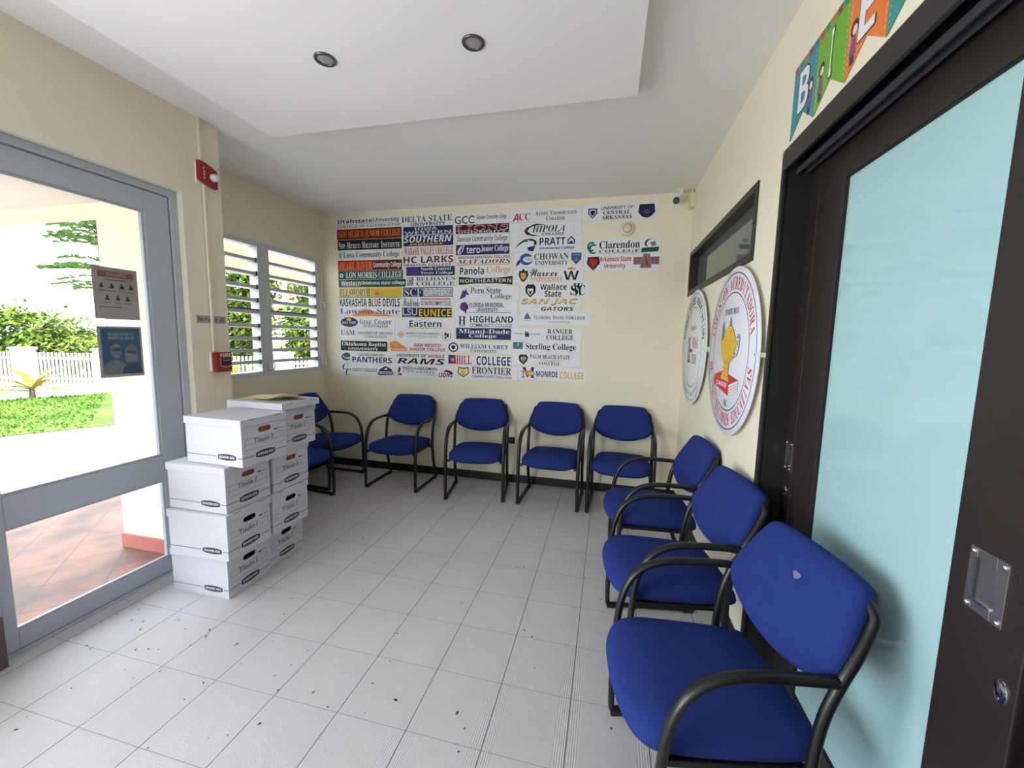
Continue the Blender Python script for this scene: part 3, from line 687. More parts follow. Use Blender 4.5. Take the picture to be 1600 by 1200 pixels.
# ------------------------------------------------------------------ storage boxes (end with hand hole faces +X, long side faces -Y)
BW, BD, BH = 0.402, 0.305, 0.259
def stadium(cy, cz, hw, hh, n=8):
    o = []
    for k in range(n+1): q = -math.pi/2+math.pi*k/n; o.append((cy+hw-hh+hh*math.cos(q), cz+hh*math.sin(q)))
    for k in range(n+1): q = math.pi/2+math.pi*k/n; o.append((cy-hw+hh+hh*math.cos(q), cz+hh*math.sin(q)))
    return o
def logo_shape(cu, cv, w_, h_):
    top = [(cu+w_*(0.5-k/8), cv+h_*0.30+h_*0.20*(1-(1-k/4)**2)) for k in range(9)]
    bot = [(cu-w_*(0.5-k/8), cv-h_*0.30-h_*0.20*(1-(1-k/4)**2)) for k in range(9)]
    return top+bot
def make_box(name, label, folders, loc, yaw, title='Titulo I', lid_shift=(0, 0), lid_yaw=0.0):
    r = empty(name, loc, R(yaw), label, 'storage box', 'white record storage boxes in the double stack')
    hx, hy, t = BW/2-0.006, BD/2-0.006, 0.004; H = BH-0.004
    m = MB()
    m.box((-hx, -hy, 0.001), (hx, hy, 0.005), M_CARD); m.box((-hx, -hy, 0.005), (hx, -hy+t, H), M_CARD); m.box((-hx, hy-t, 0.005), (hx, hy, H), M_CARD); m.box((-hx, -hy+t, 0.005), (-hx+t, hy-t, H), M_CARD)
    # near end with an oval hand hole cut through it
    bm = bmesh.new(); zc = 0.188
    rect = [(-hy+t, 0.005), (hy-t, 0.005), (hy-t, H), (-hy+t, H)]; hole = stadium(0.0, zc, 0.043, 0.0155)
    ve = [bm.verts.new((hx, p[0], p[1])) for p in rect]; vh = [bm.verts.new((hx, p[0], p[1])) for p in hole]
    es = [bm.edges.new((ve[i], ve[(i+1) % 4])) for i in range(4)]+[bm.edges.new((vh[i], vh[(i+1) % len(vh)])) for i in range(len(vh))]
    bmesh.ops.triangle_fill(bm, edges=es, use_beauty=True)
    bmesh.ops.delete(bm, geom=[f for f in bm.faces if abs(f.calc_center_median().y) < 0.03 and abs(f.calc_center_median().z-zc) < 0.0145 and all(v in vh for v in f.verts)], context='FACES')
    ext = bmesh.ops.extrude_face_region(bm, geom=bm.faces[:]); bmesh.ops.translate(bm, vec=(-t, 0, 0), verts=[v for v in ext['geom'] if isinstance(v, bmesh.types.BMVert)])
    bm.verts.index_update(); m.add([v.co[:] for v in bm.verts], [[v.index for v in f.verts] for f in bm.faces], M_CARD); bm.free()
    body = m.build('body', r)
    # lid
    l = MB(); lx, ly = BW/2, BD/2; z0, z1 = BH-0.040, BH
    l.bev((-lx, -ly, z1-0.004), (lx, ly, z1), M_CARD, 0.002); l.bev((-lx, -ly, z0), (lx, -ly+0.004, z1-0.003), M_CARD, 0.0015); l.bev((-lx, ly-0.004, z0), (lx, ly, z1-0.003), M_CARD, 0.0015)
    l.bev((-lx, -ly+0.004, z0), (-lx+0.004, ly-0.004, z1-0.003), M_CARD, 0.0015); l.bev((lx-0.004, -ly+0.004, z0), (lx, ly-0.004, z1-0.003), M_CARD, 0.0015)
    for yy in (-0.085, 0.085): l.box((lx-0.0002, yy-0.022, z1-0.0055), (lx+0.0004, yy+0.022, z1-0.0025), M_PRINT)
    lo = l.build('lid', r, loc=(lid_shift[0], lid_shift[1], 0), rot=R(lid_yaw))
    if folders:
        f = MB(); k = -hx+0.02
        while k < hx-0.010:
            f.box((k, -hy+0.012, 0.006), (k+0.012, hy-0.012, 0.205+0.006*math.sin(k*90)), M_FOLDER); k += 0.0145
        f.build('file_folders', r)
    # printing on the end
    p = MB(); X = hx+0.0006
    def q(y0, z0, y1, z1, mt): p.add([(X, y0, z0), (X, y1, z0), (X, y1, z1), (X, y0, z1)], [(0, 1, 2, 3)], mt)
    for z in (0.150, 0.118, 0.088): q(-0.128, z-0.0009, 0.128, z+0.0009, M_PRINTL)
    q(-0.1289, 0.088, -0.1271, 0.150, M_PRINTL); q(0.1271, 0.088, 0.1289, 0.150, M_PRINTL)
    q(-hy+0.002, 0.048, -0.068, 0.053, M_PRINTL); q(0.068, 0.048, hy-0.002, 0.053, M_PRINTL)
    q(0.062, 0.168, 0.088, 0.175, M_PRINT); q(0.09, 0.169, 0.128, 0.172, M_PRINTL)
    p.add([(X, u, v) for u, v in logo_shape(0.0, 0.050, 0.126, 0.042)], [tuple(range(18))], M_PRINT)
    p.build('end_print', r, normals=False)
    tx = MB(); put_text(tx, 'BANKERS BOX', 'S', M_BOARD, -0.052, 0.043, 0.052, 0.058, 0); hw = MB(); put_text(hw, title, 's', M_PEN, -0.075, 0.121, 0.05, 0.146, 0, shear=0.15)
    for q_, nm in ((tx, 'end_lettering'), (hw, 'handwriting')):
        q_.v = [(X+0.0006, a, c) for a, _, c in q_.v]; q_.build(nm, r, normals=False)
    # printing on the long side
    p = MB(); Y = -hy-0.0006
    p.add([(-hx, Y, 0.048), (0.02, Y, 0.048), (0.02, Y, 0.053), (-hx, Y, 0.053)], [(0, 1, 2, 3)], mat('printed_blue_line', (128, 134, 166), 0.6))
    p.add([(0.16, Y, 0.048), (hx, Y, 0.048), (hx, Y, 0.053), (0.16, Y, 0.053)], [(0, 1, 2, 3)], M_PRINTL)
    p.flat(logo_shape(0.090, 0.050, 0.126, 0.036), Y, M_PRINT)
    p.build('side_print', r, normals=False)
    tx = MB(); put_text(tx, 'BANKERS BOX', 'S', M_BOARD, 0.037, 0.044, 0.143, 0.057, Y-0.0006); tx.build('side_lettering', r, normals=False)
    return r
h = BH+0.002
FB = [(-2.222, 1.852, 1.0, False, 'white storage box at the bottom of the front stack, standing on the floor tiles'),
      (-2.158, 1.806, 1.5, False, 'white storage box second from the bottom of the front stack'),
      (-2.166, 1.824, 0.5, True, 'white storage box third from the bottom of the front stack'),
      (-2.062, 1.856, -2.0, True, 'white storage box on top of the front stack, its lid bare')]
RB = [(-2.250, 2.166, 1.0, False, 'white storage box at the bottom of the rear stack, standing on the floor'),
      (-2.162, 2.126, 0.0, False, 'white storage box second from the bottom of the rear stack'),
      (-2.165, 2.146, 0.0, True, 'white storage box third from the bottom of the rear stack'),
      (-2.125, 2.178, 0.5, True, 'white storage box on top of the rear stack, under the yellow papers')]
for i, (x, y, a, fo_, lab) in enumerate(FB): make_box('storage_box', lab, fo_, (x, y, i*h), a, 'Titulo I')
for i, (x, y, a, fo_, lab) in enumerate(RB): make_box('storage_box', lab, fo_, (x, y, i*h), a, lid_shift=(0.0, 0.0))
# a spare lid lies askew on the rear stack, with two curled manila sheets on it
zt = 4*h
sl = MB(); sx, sy = BW/2+0.012, BD/2
sl.bev((-sx, -sy, 0.036), (sx, sy, 0.040), M_CARD, 0.002)
for a, c in (((-sx, -sy, 0), (sx, -sy+0.004, 0.037)), ((-sx, sy-0.004, 0), (sx, sy, 0.037)), ((-sx, -sy+0.004, 0), (-sx+0.004, sy-0.004, 0.037)), ((sx-0.004, -sy+0.004, 0), (sx, sy-0.004, 0.037))): sl.bev(a, c, M_CARD, 0.0015)
for yy in (-0.09, 0.09): sl.box((sx-0.0002, yy-0.022, 0.034), (sx+0.0004, yy+0.022, 0.037), M_PRINT)
o = sl.build('box_lid', loc=(-2.092, 2.160, zt), rot=R(-2)); tag(o, 'loose white box lid lying askew on top of the rear stack of boxes', 'box lid')
def sheet(name, label, loc, yaw, curl, ph):
    m = MB(); n = 10; v = []
    for i in range(n+1):
        for j in range(n+1):
            x, y = (i/n-0.5)*0.29, (j/n-0.5)*0.215
            v.append((x, y, 0.001+curl*max(0, (i/n-0.35))**2*(0.5+0.5*math.sin(j/n*3.1+ph))))
    v += [(a, c, z+0.0006) for a, c, z in v]; N = (n+1)**2
    f = [(i*(n+1)+j, (i+1)*(n+1)+j, (i+1)*(n+1)+j+1, i*(n+1)+j+1) for i in range(n) for j in range(n)]
    m.add(v, f+[tuple(k+N for k in reversed(q)) for q in f], M_PAPER, True)
    o = m.build(name, loc=loc, rot=R(yaw), normals=False); tag(o, label, 'paper', 'manila papers on the boxes')
sheet('manila_sheet', 'pale yellow manila sheet lying flat on the loose box lid, the lower of two', (-2.165, 2.185, zt+0.0405), 12, 0.02, 0.2)
sheet('manila_sheet', 'pale yellow manila sheet with a lifted corner, the upper of two on the loose lid', (-2.045, 2.160, zt+0.0500), -14, 0.09, 1.2)

# ------------------------------------------------------------------ fittings on the walls and ceiling
def downlight(x, y, label):
    r = empty('recessed_downlight', (x, y, 2.75), 0, label, 'ceiling light', 'recessed downlights in the ceiling panel')
    m = MB(); m.lathe([(0.034, -0.001), (0.036, -0.006), (0.046, -0.007), (0.049, -0.003), (0.049, 0.0)], M_BRONZE, 'Z', n=36); m.build('trim_ring', r)
    m = MB(); m.lathe([(0.0, -0.0035), (0.02, -0.004), (0.035, -0.0015)], M_LAMPGLASS, 'Z', n=36); m.build('lens', r)
downlight(-1.314, 1.730, 'unlit round recessed downlight, the left of two in the ceiling panel')
downlight(-0.617, 1.768, 'unlit round recessed downlight, the right of two in the ceiling panel')

r = empty('smoke_detector', (0.122, YB, 2.535), 0, 'round cream smoke detector on the back wall between two white signs', 'smoke detector')
m = MB(); m.lathe([(0.0, -0.034), (0.030, -0.034), (0.036, -0.030), (0.048, -0.028), (0.062, -0.020), (0.066, -0.008), (0.066, 0)], M_CREAMPL, 'Y', n=40); m.build('housing', r)
m = MB(); m.lathe([(0.036, -0.030), (0.040, -0.0302), (0.041, -0.0285)], M_GASKET, 'Y', n=40); m.build('vent_ring', r)

r = empty('security_camera', (0.545, 3.925, 2.83), 0, 'small white security camera with a black face hanging from the ceiling corner', 'security camera')
m = MB(); m.lathe([(0.0, -0.004), (0.034, -0.004), (0.036, 0.0)], M_WHITE, 'Z', (0.02, 0, 0), 24); m.tube([(0.02, 0, -0.004), (0.018, 0.0, -0.04), (0.0, -0.01, -0.075)], 0.011, 0.011, M_WHITE); m.build('bracket', r)
dirn = Vector((-0.45, -0.85, -0.30)).normalized(); p0 = Vector((0.012, 0.03, -0.080)); p1 = p0+dirn*0.085
m = MB(); m.tube([p0, p0+dirn*0.01, p1-dirn*0.006, p1], [0.02, 0.030, 0.032, 0.030], [0.02, 0.030, 0.032, 0.030], M_WHITE, up=(0, 0, 1), n=24); bo = m.build('body', r)
m = MB(); m.tube([p1, p1+dirn*0.006], 0.029, 0.029, M_SHELL, up=(0, 0, 1), n=24); fa = m.build('face', r); fa['label'] = 'black camera face'
m = MB(); m.tube([p1+dirn*0.006, p1+dirn*0.008], 0.011, 0.011, M_GASKET, up=(0, 0, 1), n=20); m.build('lens', fa)
r = empty('junction_box', (XR, 3.955, 2.735), 0, 'cream junction box in the corner beside the security camera', 'junction box')
m = MB(); m.bev((-0.042, -0.05, -0.06), (0, 0.05, 0.06), M_CREAMPL, 0.005); m.build('housing', r)
m = MB(); m.tube([(-0.02, 0.0, 0.06), (-0.02, 0.0, 0.094)], 0.011, 0.011, M_CREAMPL, up=(0, 1, 0)); m.build('cable_stub', r)

r = empty('wall_socket', (-0.945, YB, 0.448), 0, 'small black wall socket on the back wall beside a chair arm', 'wall socket')
m = MB(); m.bev((-0.04, -0.008, -0.035), (0.04, 0, 0.035), M_SHELL, 0.003); m.build('cover_plate', r)
m = MB(); m.bev((-0.018, -0.035, -0.018), (0.018, -0.008, 0.018), M_SHELL, 0.004); m.build('plug', r)

r = empty('fire_strobe', (XD, 2.160, 2.494), R(90), 'red fire alarm strobe with a clear flash lens, high on the wall pier', 'fire alarm')
pts = [(-0.058, 0.070)]+[(-0.058+0.116*k/8, 0.070-0.032*(k/8)**2) for k in range(1, 9)]+[(0.058, -0.070)]+[(0.058-0.116*k/8, -0.070+0.030*(k/8)**1.6) for k in range(1, 9)]
m = MB(); m.bev((-0.060, -0.012, -0.066), (0.058, 0, 0.066), M_WHITE, 0.003); m.build('back_plate', r)
m = MB(); m.prism(list(reversed(pts)), -0.040, -0.012, M_RED); ho = m.build('housing', r)
m = MB(); m.lathe([(0.0, -0.072), (0.014, -0.070), (0.022, -0.060), (0.024, -0.040)], mat('strobe_lens', (222, 222, 224), 0.12, var=0.1, scale=60), 'Y', (0.030, 0, -0.008), 24); m.build('flash_lens', r)
m = MB()
for k, ch in enumerate('FIRE'): put_text(m, ch, 'S', M_BOARD, -0.036, 0.024-k*0.020, -0.026, 0.037-k*0.020, -0.0408)
m.build('lettering', r, normals=False)

r = empty('fire_alarm_pull_station', (XD, 2.180, 1.308), R(90), 'red fire alarm pull station reading FIRE, beside the louvred window', 'fire alarm')
m = MB(); m.bev((-0.060, -0.014, -0.062), (0.056, 0, 0.066), M_WHITE, 0.003); m.build('back_box', r)
m = MB(); m.bev((-0.052, -0.050, -0.066), (0.060, -0.014, 0.066), M_RED, 0.005); m.build('housing', r)
m = MB(); m.bev((-0.020, -0.058, -0.018), (0.046, -0.050, 0.024), M_SHELL, 0.003); m.build('pull_handle', r)
m = MB(); put_text(m, 'FIRE', 'S', M_BOARD, -0.024, 0.034, 0.050, 0.056, -0.0508); put_text(m, 'PULL DOWN', 's', M_BOARD, -0.012, 0.008, 0.038, 0.016, -0.0586)
m.flat([(-0.026, 0.028), (-0.023, 0.028), (-0.023, -0.024), (0.012, -0.036), (0.048, -0.024), (0.048, 0.028), (0.051, 0.028), (0.051, -0.026), (0.012, -0.039), (-0.026, -0.026)], -0.0506, M_BOARD)
m.build('lettering', r, normals=False)

m = MB(); m.bev((XD, 2.128, 2.558), (XD+0.017, 2.146, ZC), M_PVC, 0.004)
tag(m.build('wire_conduit'), 'thin cream conduit running from the ceiling down to the red strobe', 'conduit')
m = MB(); m.bev((XD+0.0035, 2.138, 1.374), (XD+0.020, 2.156, 2.430), M_PVC, 0.004)
tag(m.build('wire_conduit'), 'long thin cream conduit between the red strobe and the red pull station', 'conduit')
r = empty('no_smoking_sign', (XD, 2.150, 1.587), R(90), 'narrow grey plaque reading No Fumar, crossed by the conduit', 'sign')
m = MB(); m.bev((-0.100, -0.003, -0.024), (0.100, 0, 0.024), mat('plaque_grey', (168, 162, 156), 0.5), 0.001); m.build('plaque', r)
m = MB(); put_text(m, 'No Fumar', 'S', M_SHELL, -0.090, -0.013, 0.040, 0.014, -0.0034); ringband(m, 0.073, 0.0, 0.013, 0.0165, -0.0034, M_SHELL, 24); m.flat([(0.061, -0.010), (0.064, -0.012), (0.085, 0.010), (0.082, 0.012)], -0.0036, M_SHELL); m.flat([(0.063, -0.002), (0.083, -0.002), (0.083, 0.002), (0.063, 0.002)], -0.0036, M_SHELL); m.build('lettering', r, normals=False)

# notices taped outside the door glass: they read from the porch, so mirrored from the room
XN = -2.6345
def notice(y0, y1, z0, z1, label, fill):
    r = empty('door_notice', (XN, (y0+y1)/2, (z0+z1)/2), R(90), label, 'notice')
    m = MB(); m.box((-(y1-y0)/2, 0.0, -(z1-z0)/2), ((y1-y0)/2, 0.0006, (z1-z0)/2), fill[0]); m.build('paper', r)
    return r, (y1-y0), (z1-z0)
M_NPAPER = paper_material('notice_paper', (196, 188, 188)); M_NPINK = paper_material('notice_red_band', (224, 150, 144)); M_NBLUE = paper_material('notice_blue', (84, 146, 196)); M_NWHITE = paper_material('notice_white', (214, 214, 218)); M_NINK = mat('notice_ink', (92, 90, 94), 0.7)
r, W, H_ = notice(1.578, 1.788, 1.564, 1.840, 'white notice with a red heading band and small icons, on the door glass', (M_NPAPER,))
m = MB(); m.flat([(-0.08, 0.085), (0.088, 0.085), (0.088, 0.118), (-0.08, 0.118)], -0.0004, M_NPINK); m.build('heading_band', r, normals=False)
m = MB(); put_text(m, 'ATENCION', 'S', M_BOARD, -0.040, 0.092, 0.050, 0.110, -0.0008, mirror=True)
for z, a, c in ((0.072, -0.05, 0.05), (-0.074, -0.085, 0.02)): m.flat([(a, z-0.002), (c, z-0.002), (c, z+0.002), (a, z+0.002)], -0.0006, M_NINK)
for row, zz, xs in ((0, 0.038, (-0.066, -0.02, 0.026, 0.07)), (1, -0.026, (-0.044, 0.004, 0.05))):
    for i, xx in enumerate(xs):
        m.flat(ell(xx, zz+0.010, 0.005, 0.006, 12), -0.0006, M_NINK); m.flat([(xx-0.011, zz-0.010), (xx+0.011, zz-0.010), (xx+0.006+0.003*i, zz+0.004), (xx-0.008, zz+0.004)], -0.0006, M_NINK)
        m.flat([(xx-0.018, zz-0.026), (xx+0.018, zz-0.026), (xx+0.018, zz-0.023), (xx-0.018, zz-0.023)], -0.0006, M_NPINK if False else M_NINK)
m.build('icons', r, normals=False)
r, W, H_ = notice(1.578, 1.788, 1.246, 1.525, 'blue notice picturing two masked people, on the door glass below the white one', (M_NPAPER,))
m = MB(); m.flat([(-0.09, -0.125), (0.095, -0.125), (0.095, 0.13), (-0.09, 0.13)], -0.0004, M_NBLUE); m.build('blue_panel', r, normals=False)
m = MB(); put_text(m, 'LA MASCARILLA', 'S', M_BOARD, -0.058, 0.090, 0.062, 0.106, -0.0008, mirror=True); put_text(m, 'ES OBLIGATORIA', 'S', M_BOARD, -0.058, 0.068, 0.062, 0.084, -0.0008, mirror=True); m.build('lettering', r, normals=False)
m = MB()
def half(cx, cz, w_, h_): return [(cx-w_, cz)]+[(cx-w_*math.cos(math.pi*k/10), cz+h_*math.sin(math.pi*k/10)) for k in range(1, 10)]+[(cx+w_, cz)]
m.flat(list(reversed(half(-0.034, -0.125, 0.062, 0.082))), -0.0007, M_NWHITE); m.flat(ell(-0.026, 0.004, 0.026, 0.040), -0.0009, M_NWHITE); m.flat([(-0.050, 0.004), (-0.002, 0.004), (-0.005, 0.022), (-0.047, 0.022)], -0.0012, M_NBLUE)
m.flat(ell(0.046, -0.004, 0.031, 0.046), -0.0007, M_NWHITE); m.flat([(0.016, -0.058), (0.076, -0.058), (0.077, 0.0), (0.015, 0.0)], -0.0009, M_NWHITE); m.flat(list(reversed(half(0.046, -0.122, 0.050, 0.058))), -0.0012, paper_material('notice_blue_dark', (66, 126, 180))); m.flat([(0.022, -0.006), (0.070, -0.014), (0.068, 0.002), (0.024, 0.010)], -0.0012, M_NBLUE)
m.build('picture', r, normals=False)

# ------------------------------------------------------------------ bunting above the sliding door
def pennant(yc, letter, colr, fig, label, zt=2.585, zb=2.312, wd=0.196):
    r = empty('letter_pennant', (XR, yc, 0), R(-90), label, 'pennant', 'welcome bunting above the sliding door')
    hw = wd/2; m = MB(); C = mat('pennant_%02x%02x%02x' % colr, colr, 0.45, var=0.06, scale=18)
    m.prism([(-hw, zb), (0.0, zb+0.070), (hw, zb), (hw, zt), (-hw, zt)], -0.004, -0.0025, C); m.build('card', r)
    m = MB(); dk = tuple(int(v*0.55) for v in colr)
    for k in range(5): m.flat([(-hw+0.006+k*0.037, zt-0.030), (-hw+0.034+k*0.037, zt-0.030), (-hw+0.034+k*0.037, zt-0.004), (-hw+0.006+k*0.037, zt-0.004)], -0.0043, ink(((190, 60, 50), (60, 140, 90), (200, 120, 50), (150, 60, 80), (60, 120, 150))[k]))
    for k in range(12):
        z = zb+0.03+k*0.018
        for s in (-1, 1): m.flat(ell(s*(hw-0.008), z, 0.003, 0.004, 8), -0.0043, ink(tuple(min(255, v+60) for v in colr)))
    m.build('border', r, normals=False)
    m = MB(); m.flat(ell(fig, zb+0.135, 0.020, 0.024, 16), -0.0044, ink((74, 52, 62))); m.flat(ell(fig+0.004, zb+0.128, 0.012, 0.014, 14), -0.0047, ink((238, 212, 200))); m.flat([(fig-0.018, zb+0.055), (fig+0.018, zb+0.055), (fig+0.010, zb+0.112), (fig-0.010, zb+0.112)], -0.0046, ink((128, 84, 130))); m.flat([(fig-0.012, zb+0.032), (fig+0.012, zb+0.032), (fig+0.010, zb+0.055), (fig-0.010, zb+0.055)], -0.0045, ink((60, 60, 80))); m.build('picture', r, normals=False)
    m = MB(); wl_ = 0.008 if letter == 'I' else 0.040
    put_text(m, letter, 'S', M_SHELL, -wl_-0.003, zb+0.072, wl_+0.005, zt-0.044, -0.0050); put_text(m, letter, 'S', M_BOARD, -wl_, zb+0.076, wl_, zt-0.048, -0.0054); m.build('letter', r, normals=False)
pennant(1.842, 'B', (58, 140, 158), 0.055, 'teal swallow-tailed pennant with a white letter B above the sliding door', wd=0.19)
pennant(1.647, 'I', (110, 172, 44), -0.06, 'green swallow-tailed pennant with a white upright stroke of the letter I')
pennant(1.450, 'E', (232, 122, 50), -0.065, 'orange swallow-tailed pennant with a white letter E, top edge out of frame')
pennant(1.252, 'N', (44, 146, 140), 0.06, 'blue-green pennant only just in frame at the top right, beside the orange one')
m = MB(); m.tube([(XR-0.004, 1.945, 2.580), (XR-0.004, 1.55, 2.5845), (XR-0.004, 1.15, 2.583)], 0.0012, 0.0012, M_WHITE, up=(0, 0, 1), n=6)
tag(m.build('bunting_string'), 'thin white string holding the row of letter pennants', 'string')

# ------------------------------------------------------------------ college signs on the back wall
SIGN_RECT = '''1,-2.952,2.655,-2.180,2.769;2,-2.958,2.541,-2.176,2.653;3,-2.954,2.431,-2.176,2.539;4,-2.952,2.321,-2.177,2.429;5,-2.955,2.212,-2.175,2.319;6,-2.955,2.117,-2.164,2.210;7,-2.954,2.032,-2.133,2.115;8,-2.954,1.921,-2.180,2.028;9,-2.953,1.817,-2.184,1.915;10,-2.953,1.712,-2.185,1.812;11,-2.954,1.585,-2.265,1.706;12,-2.955,1.462,-2.273,1.579;13,-2.948,1.333,-2.363,1.444;14,-2.955,1.200,-2.273,1.318;15,-2.954,1.051,-2.275,1.190;16,-2.177,2.650,-1.601,2.754;17,-2.159,2.561,-1.598,2.646;18,-2.155,2.447,-1.595,2.557;19,-2.156,2.353,-1.584,2.442;20,-2.160,2.243,-1.581,2.348;21,-2.128,2.143,-1.578,2.238;22,-2.130,2.035,-1.559,2.139;23,-2.166,1.924,-1.602,2.024;24,-2.178,1.815,-1.599,1.921;25,-2.179,1.711,-1.611,1.811;26,-2.260,1.584,-1.582,1.706;27,-2.268,1.458,-1.576,1.580;28,-2.350,1.333,-1.653,1.454;29,-2.269,1.208,-1.653,1.326;30,-2.270,1.053,-1.575,1.203;31,-1.594,2.644,-1.009,2.744;32,-1.570,2.552,-1.008,2.640;33,-1.568,2.447,-1.003,2.548;34,-1.566,2.342,-1.001,2.443;35,-1.559,2.238,-0.976,2.338;36,-1.534,2.134,-0.961,2.234;37,-1.532,2.038,-0.963,2.130;38,-1.589,1.884,-0.892,2.026;39,-1.598,1.737,-0.903,1.880;40,-1.580,1.613,-0.879,1.733;41,-1.566,1.484,-0.960,1.605;42,-1.648,1.343,-0.959,1.458;43,-1.645,1.222,-0.956,1.320;44,-1.573,1.072,-0.889,1.212;45,-1.002,2.633,-0.299,2.752;46,-0.997,2.502,-0.295,2.631;47,-0.991,2.357,-0.286,2.500;48,-0.956,2.207,-0.269,2.355;49,-0.949,2.061,-0.262,2.205;50,-0.877,1.913,-0.198,2.059;51,-0.886,1.776,-0.272,1.911;52,-0.877,1.644,-0.179,1.774;53,-0.955,1.492,-0.256,1.615;54,-0.957,1.367,-0.262,1.488;55,-0.954,1.238,-0.262,1.360;56,-0.887,1.090,-0.197,1.226;57,-0.293,2.622,0.397,2.768;58,-0.267,2.311,0.429,2.453;59,-0.260,2.160,0.433,2.309'''
PAL = dict(w=(232, 233, 238), k=(24, 24, 28), n=(30, 36, 92), b=(52, 84, 156), r=(186, 30, 40), d=(112, 18, 26), g=(14, 78, 58), G=(20, 110, 76), o=(226, 138, 52), y=(226, 190, 60), a=(72, 75, 83), A=(122, 126, 134), p=(76, 46, 130), t=(48, 116, 122), m=(96, 24, 30), s=(64, 86, 94), e=(226, 210, 140), x=(200, 203, 210), f=(214, 160, 92))
# every sign: ground colour, then shapes in its own unit square (u right, v down):
#   T text style colour u0 v0 u1 v1 ; B patch on the board ; b/e/p box, ellipse, polygon of its emblem ; M lettering in the emblem
S = {}
S[1] = ('w', 'T|Utahstate|S|k|.01 .12 .56 .48', 'T|University|s|k|.57 .10 .975 .58', 'B|k|.01 .58 .98 .60', 'T|COLLEGE OF EASTERN UTAH|r|a|.01 .68 .985 .90')
S[2] = ('d', 'T|NEW MEXICO JUNIOR COLLEGE|R|o|.02 .16 .98 .86')
S[3] = ('k', 'T|N|r|w|.02 .22 .055 .84', 'T|EW|r|w|.06 .40 .125 .84', 'T|M|r|w|.15 .22 .20 .84', 'T|EXICO|r|w|.205 .40 .365 .84', 'T|M|r|w|.39 .22 .44 .84', 'T|ILITARY|r|w|.445 .40 .655 .84', 'T|I|r|w|.69 .22 .71 .84', 'T|NSTITUTE|r|w|.715 .40 .975 .84')
S[4] = ('w', 'M|L|c|g|.015 .10 .05 .70', 'M|C|r|g|.035 .34 .075 .90', 'T|Luna Community College|r|s|.09 .18 .965 .88')
S[5] = ('d', 'B|r|.0 .0 .55 1', 'T|PEARL RIVER|R|o|.025 .16 .545 .90', 'T|Community College|S|w|.56 .20 .985 .86')
S[6] = ('g', 'e|w|.025 .30 .08 .78', 'p|g|.035 .62 .053 .38 .071 .62', 'T|LON MORRIS COLLEGE|R|w|.125 .14 .985 .88')
S[7] = ('g', 'T|Western|S|w|.04 .18 .335 .74', 'B|w|.04 .80 .33 .84', 'T|Oklahoma state college|S|w|.345 .22 .985 .80')
S[8] = ('y', 'B|e|.01 .06 .45 .94', 'T|ELLSWORTH|r|a|.015 .14 .505 .90', 'T|COMMUNITY COLLEGE|s|f|.52 .22 .98 .88', 'B|s|.0 .95 1 1')
S[9] = ('w', 'T|KASKASHIA BLUE DEVILS|S|k|.01 .06 .97 .94')
S[10] = ('w', 'p|o|.20 .86 .42 .10 .88 .95 .25 .95', 'T|Lawson State|R|b|.01 .10 .965 .68', 'T|COMMUNITY COLLEGE|S|f|.03 .76 .95 .88')
S[11] = ('w', 'e|n|.02 .02 .335 .90', 'e|y|.13 .08 .22 .34', 'M|GULF COAST|S|w|.05 .38 .305 .60', 'M|state college|s|A|.09 .66 .27 .80', 'T|G|r|a|.375 .16 .43 .62', 'T|ULF|r|a|.44 .30 .585 .62', 'T|C|r|a|.64 .16 .69 .62', 'T|OAST|r|a|.70 .30 .935 .62', 'T|STATE COLLEGE|r|a|.44 .68 .88 .90')
S[12] = ('w', 'T|UAM|r|s|.02 .12 .275 .62', 'T|UNIVERSITY OF ARKANSAS|r|a|.335 .26 .965 .52', 'T|AT MONTICELLO|r|a|.45 .62 .86 .84')
S[13] = ('k', 'T|Oklahoma Baptist|R|w|.03 .10 .97 .60', 'T|UNIVERSITY|S|w|.17 .68 .81 .90')
S[14] = ('w', 'e|a|.02 .10 .20 .82', 'e|w|.05 .12 .22 .66', 'e|s|.055 .06 .19 .56', 'T|OLIVE HARVEY|s|a|.345 .08 .82 .34', 'T|PANTHERS|S|n|.225 .42 .945 .95')
S[15] = ('w', 'M|C|I|n|.03 .03 .14 .50', 'M|C|I|n|.09 .42 .19 .98', 'T|CISCO COLLEGE|s|a|.225 .36 .685 .62', 'p|n|.69 .80 .72 .40 .83 .12 .93 .30 .985 .75 .93 .82 .72 .86', 'b|x|.72 .54 .95 .60', 'p|w|.80 .40 .84 .24 .88 .40', 'M|ATHLETICS|S|w|.72 .62 .96 .76')
S[16] = ('w', 'T|DELTA STATE|R|g|.005 .04 .985 .60', 'T|UNIVERSITY|S|g|.19 .66 .86 .98')
S[17] = ('n', 'T|IOWA|S|x|.23 .10 .69 .46', 'T|WESTERN|S|x|.03 .54 .96 .94')
S[18] = ('n', 'T|SOUTHERN|i|w|.01 .06 .965 .66', 'T|JAGUARS|i|y|.10 .72 .80 .95')
S[19] = ('w', 'T|WABASH VALLEY COLLEGE|R|r|.01 .06 .985 .94')
S[20] = ('w', 'T|HC LARKS|S|m|.005 .04 .975 .70', 'T|HESSTON COLLEGE|S|k|.005 .78 .935 .98')
S[21] = ('n', 'B|p|.02 .08 .28 .92', 'T|North Central|R|w|.305 .08 .925 .42', 'T|Texas College|R|w|.305 .54 .965 .90')
S[22] = ('w', 'b|x|.01 .06 .16 .96', 'M|B|c|a|.025 .12 .15 .90', 'T|BELHAVEN|r|a|.21 .08 .985 .46', 'T|COLLEGE|r|a|.21 .56 .96 .95')
S[23] = ('s', 'B|w|.42 .10 .985 .90', 'B|n|.02 .10 .40 .90', 'T|SCF|R|x|.03 .10 .395 .92', 'T|STATE COLLEGE OF FLORIDA|s|a|.43 .16 .975 .86')
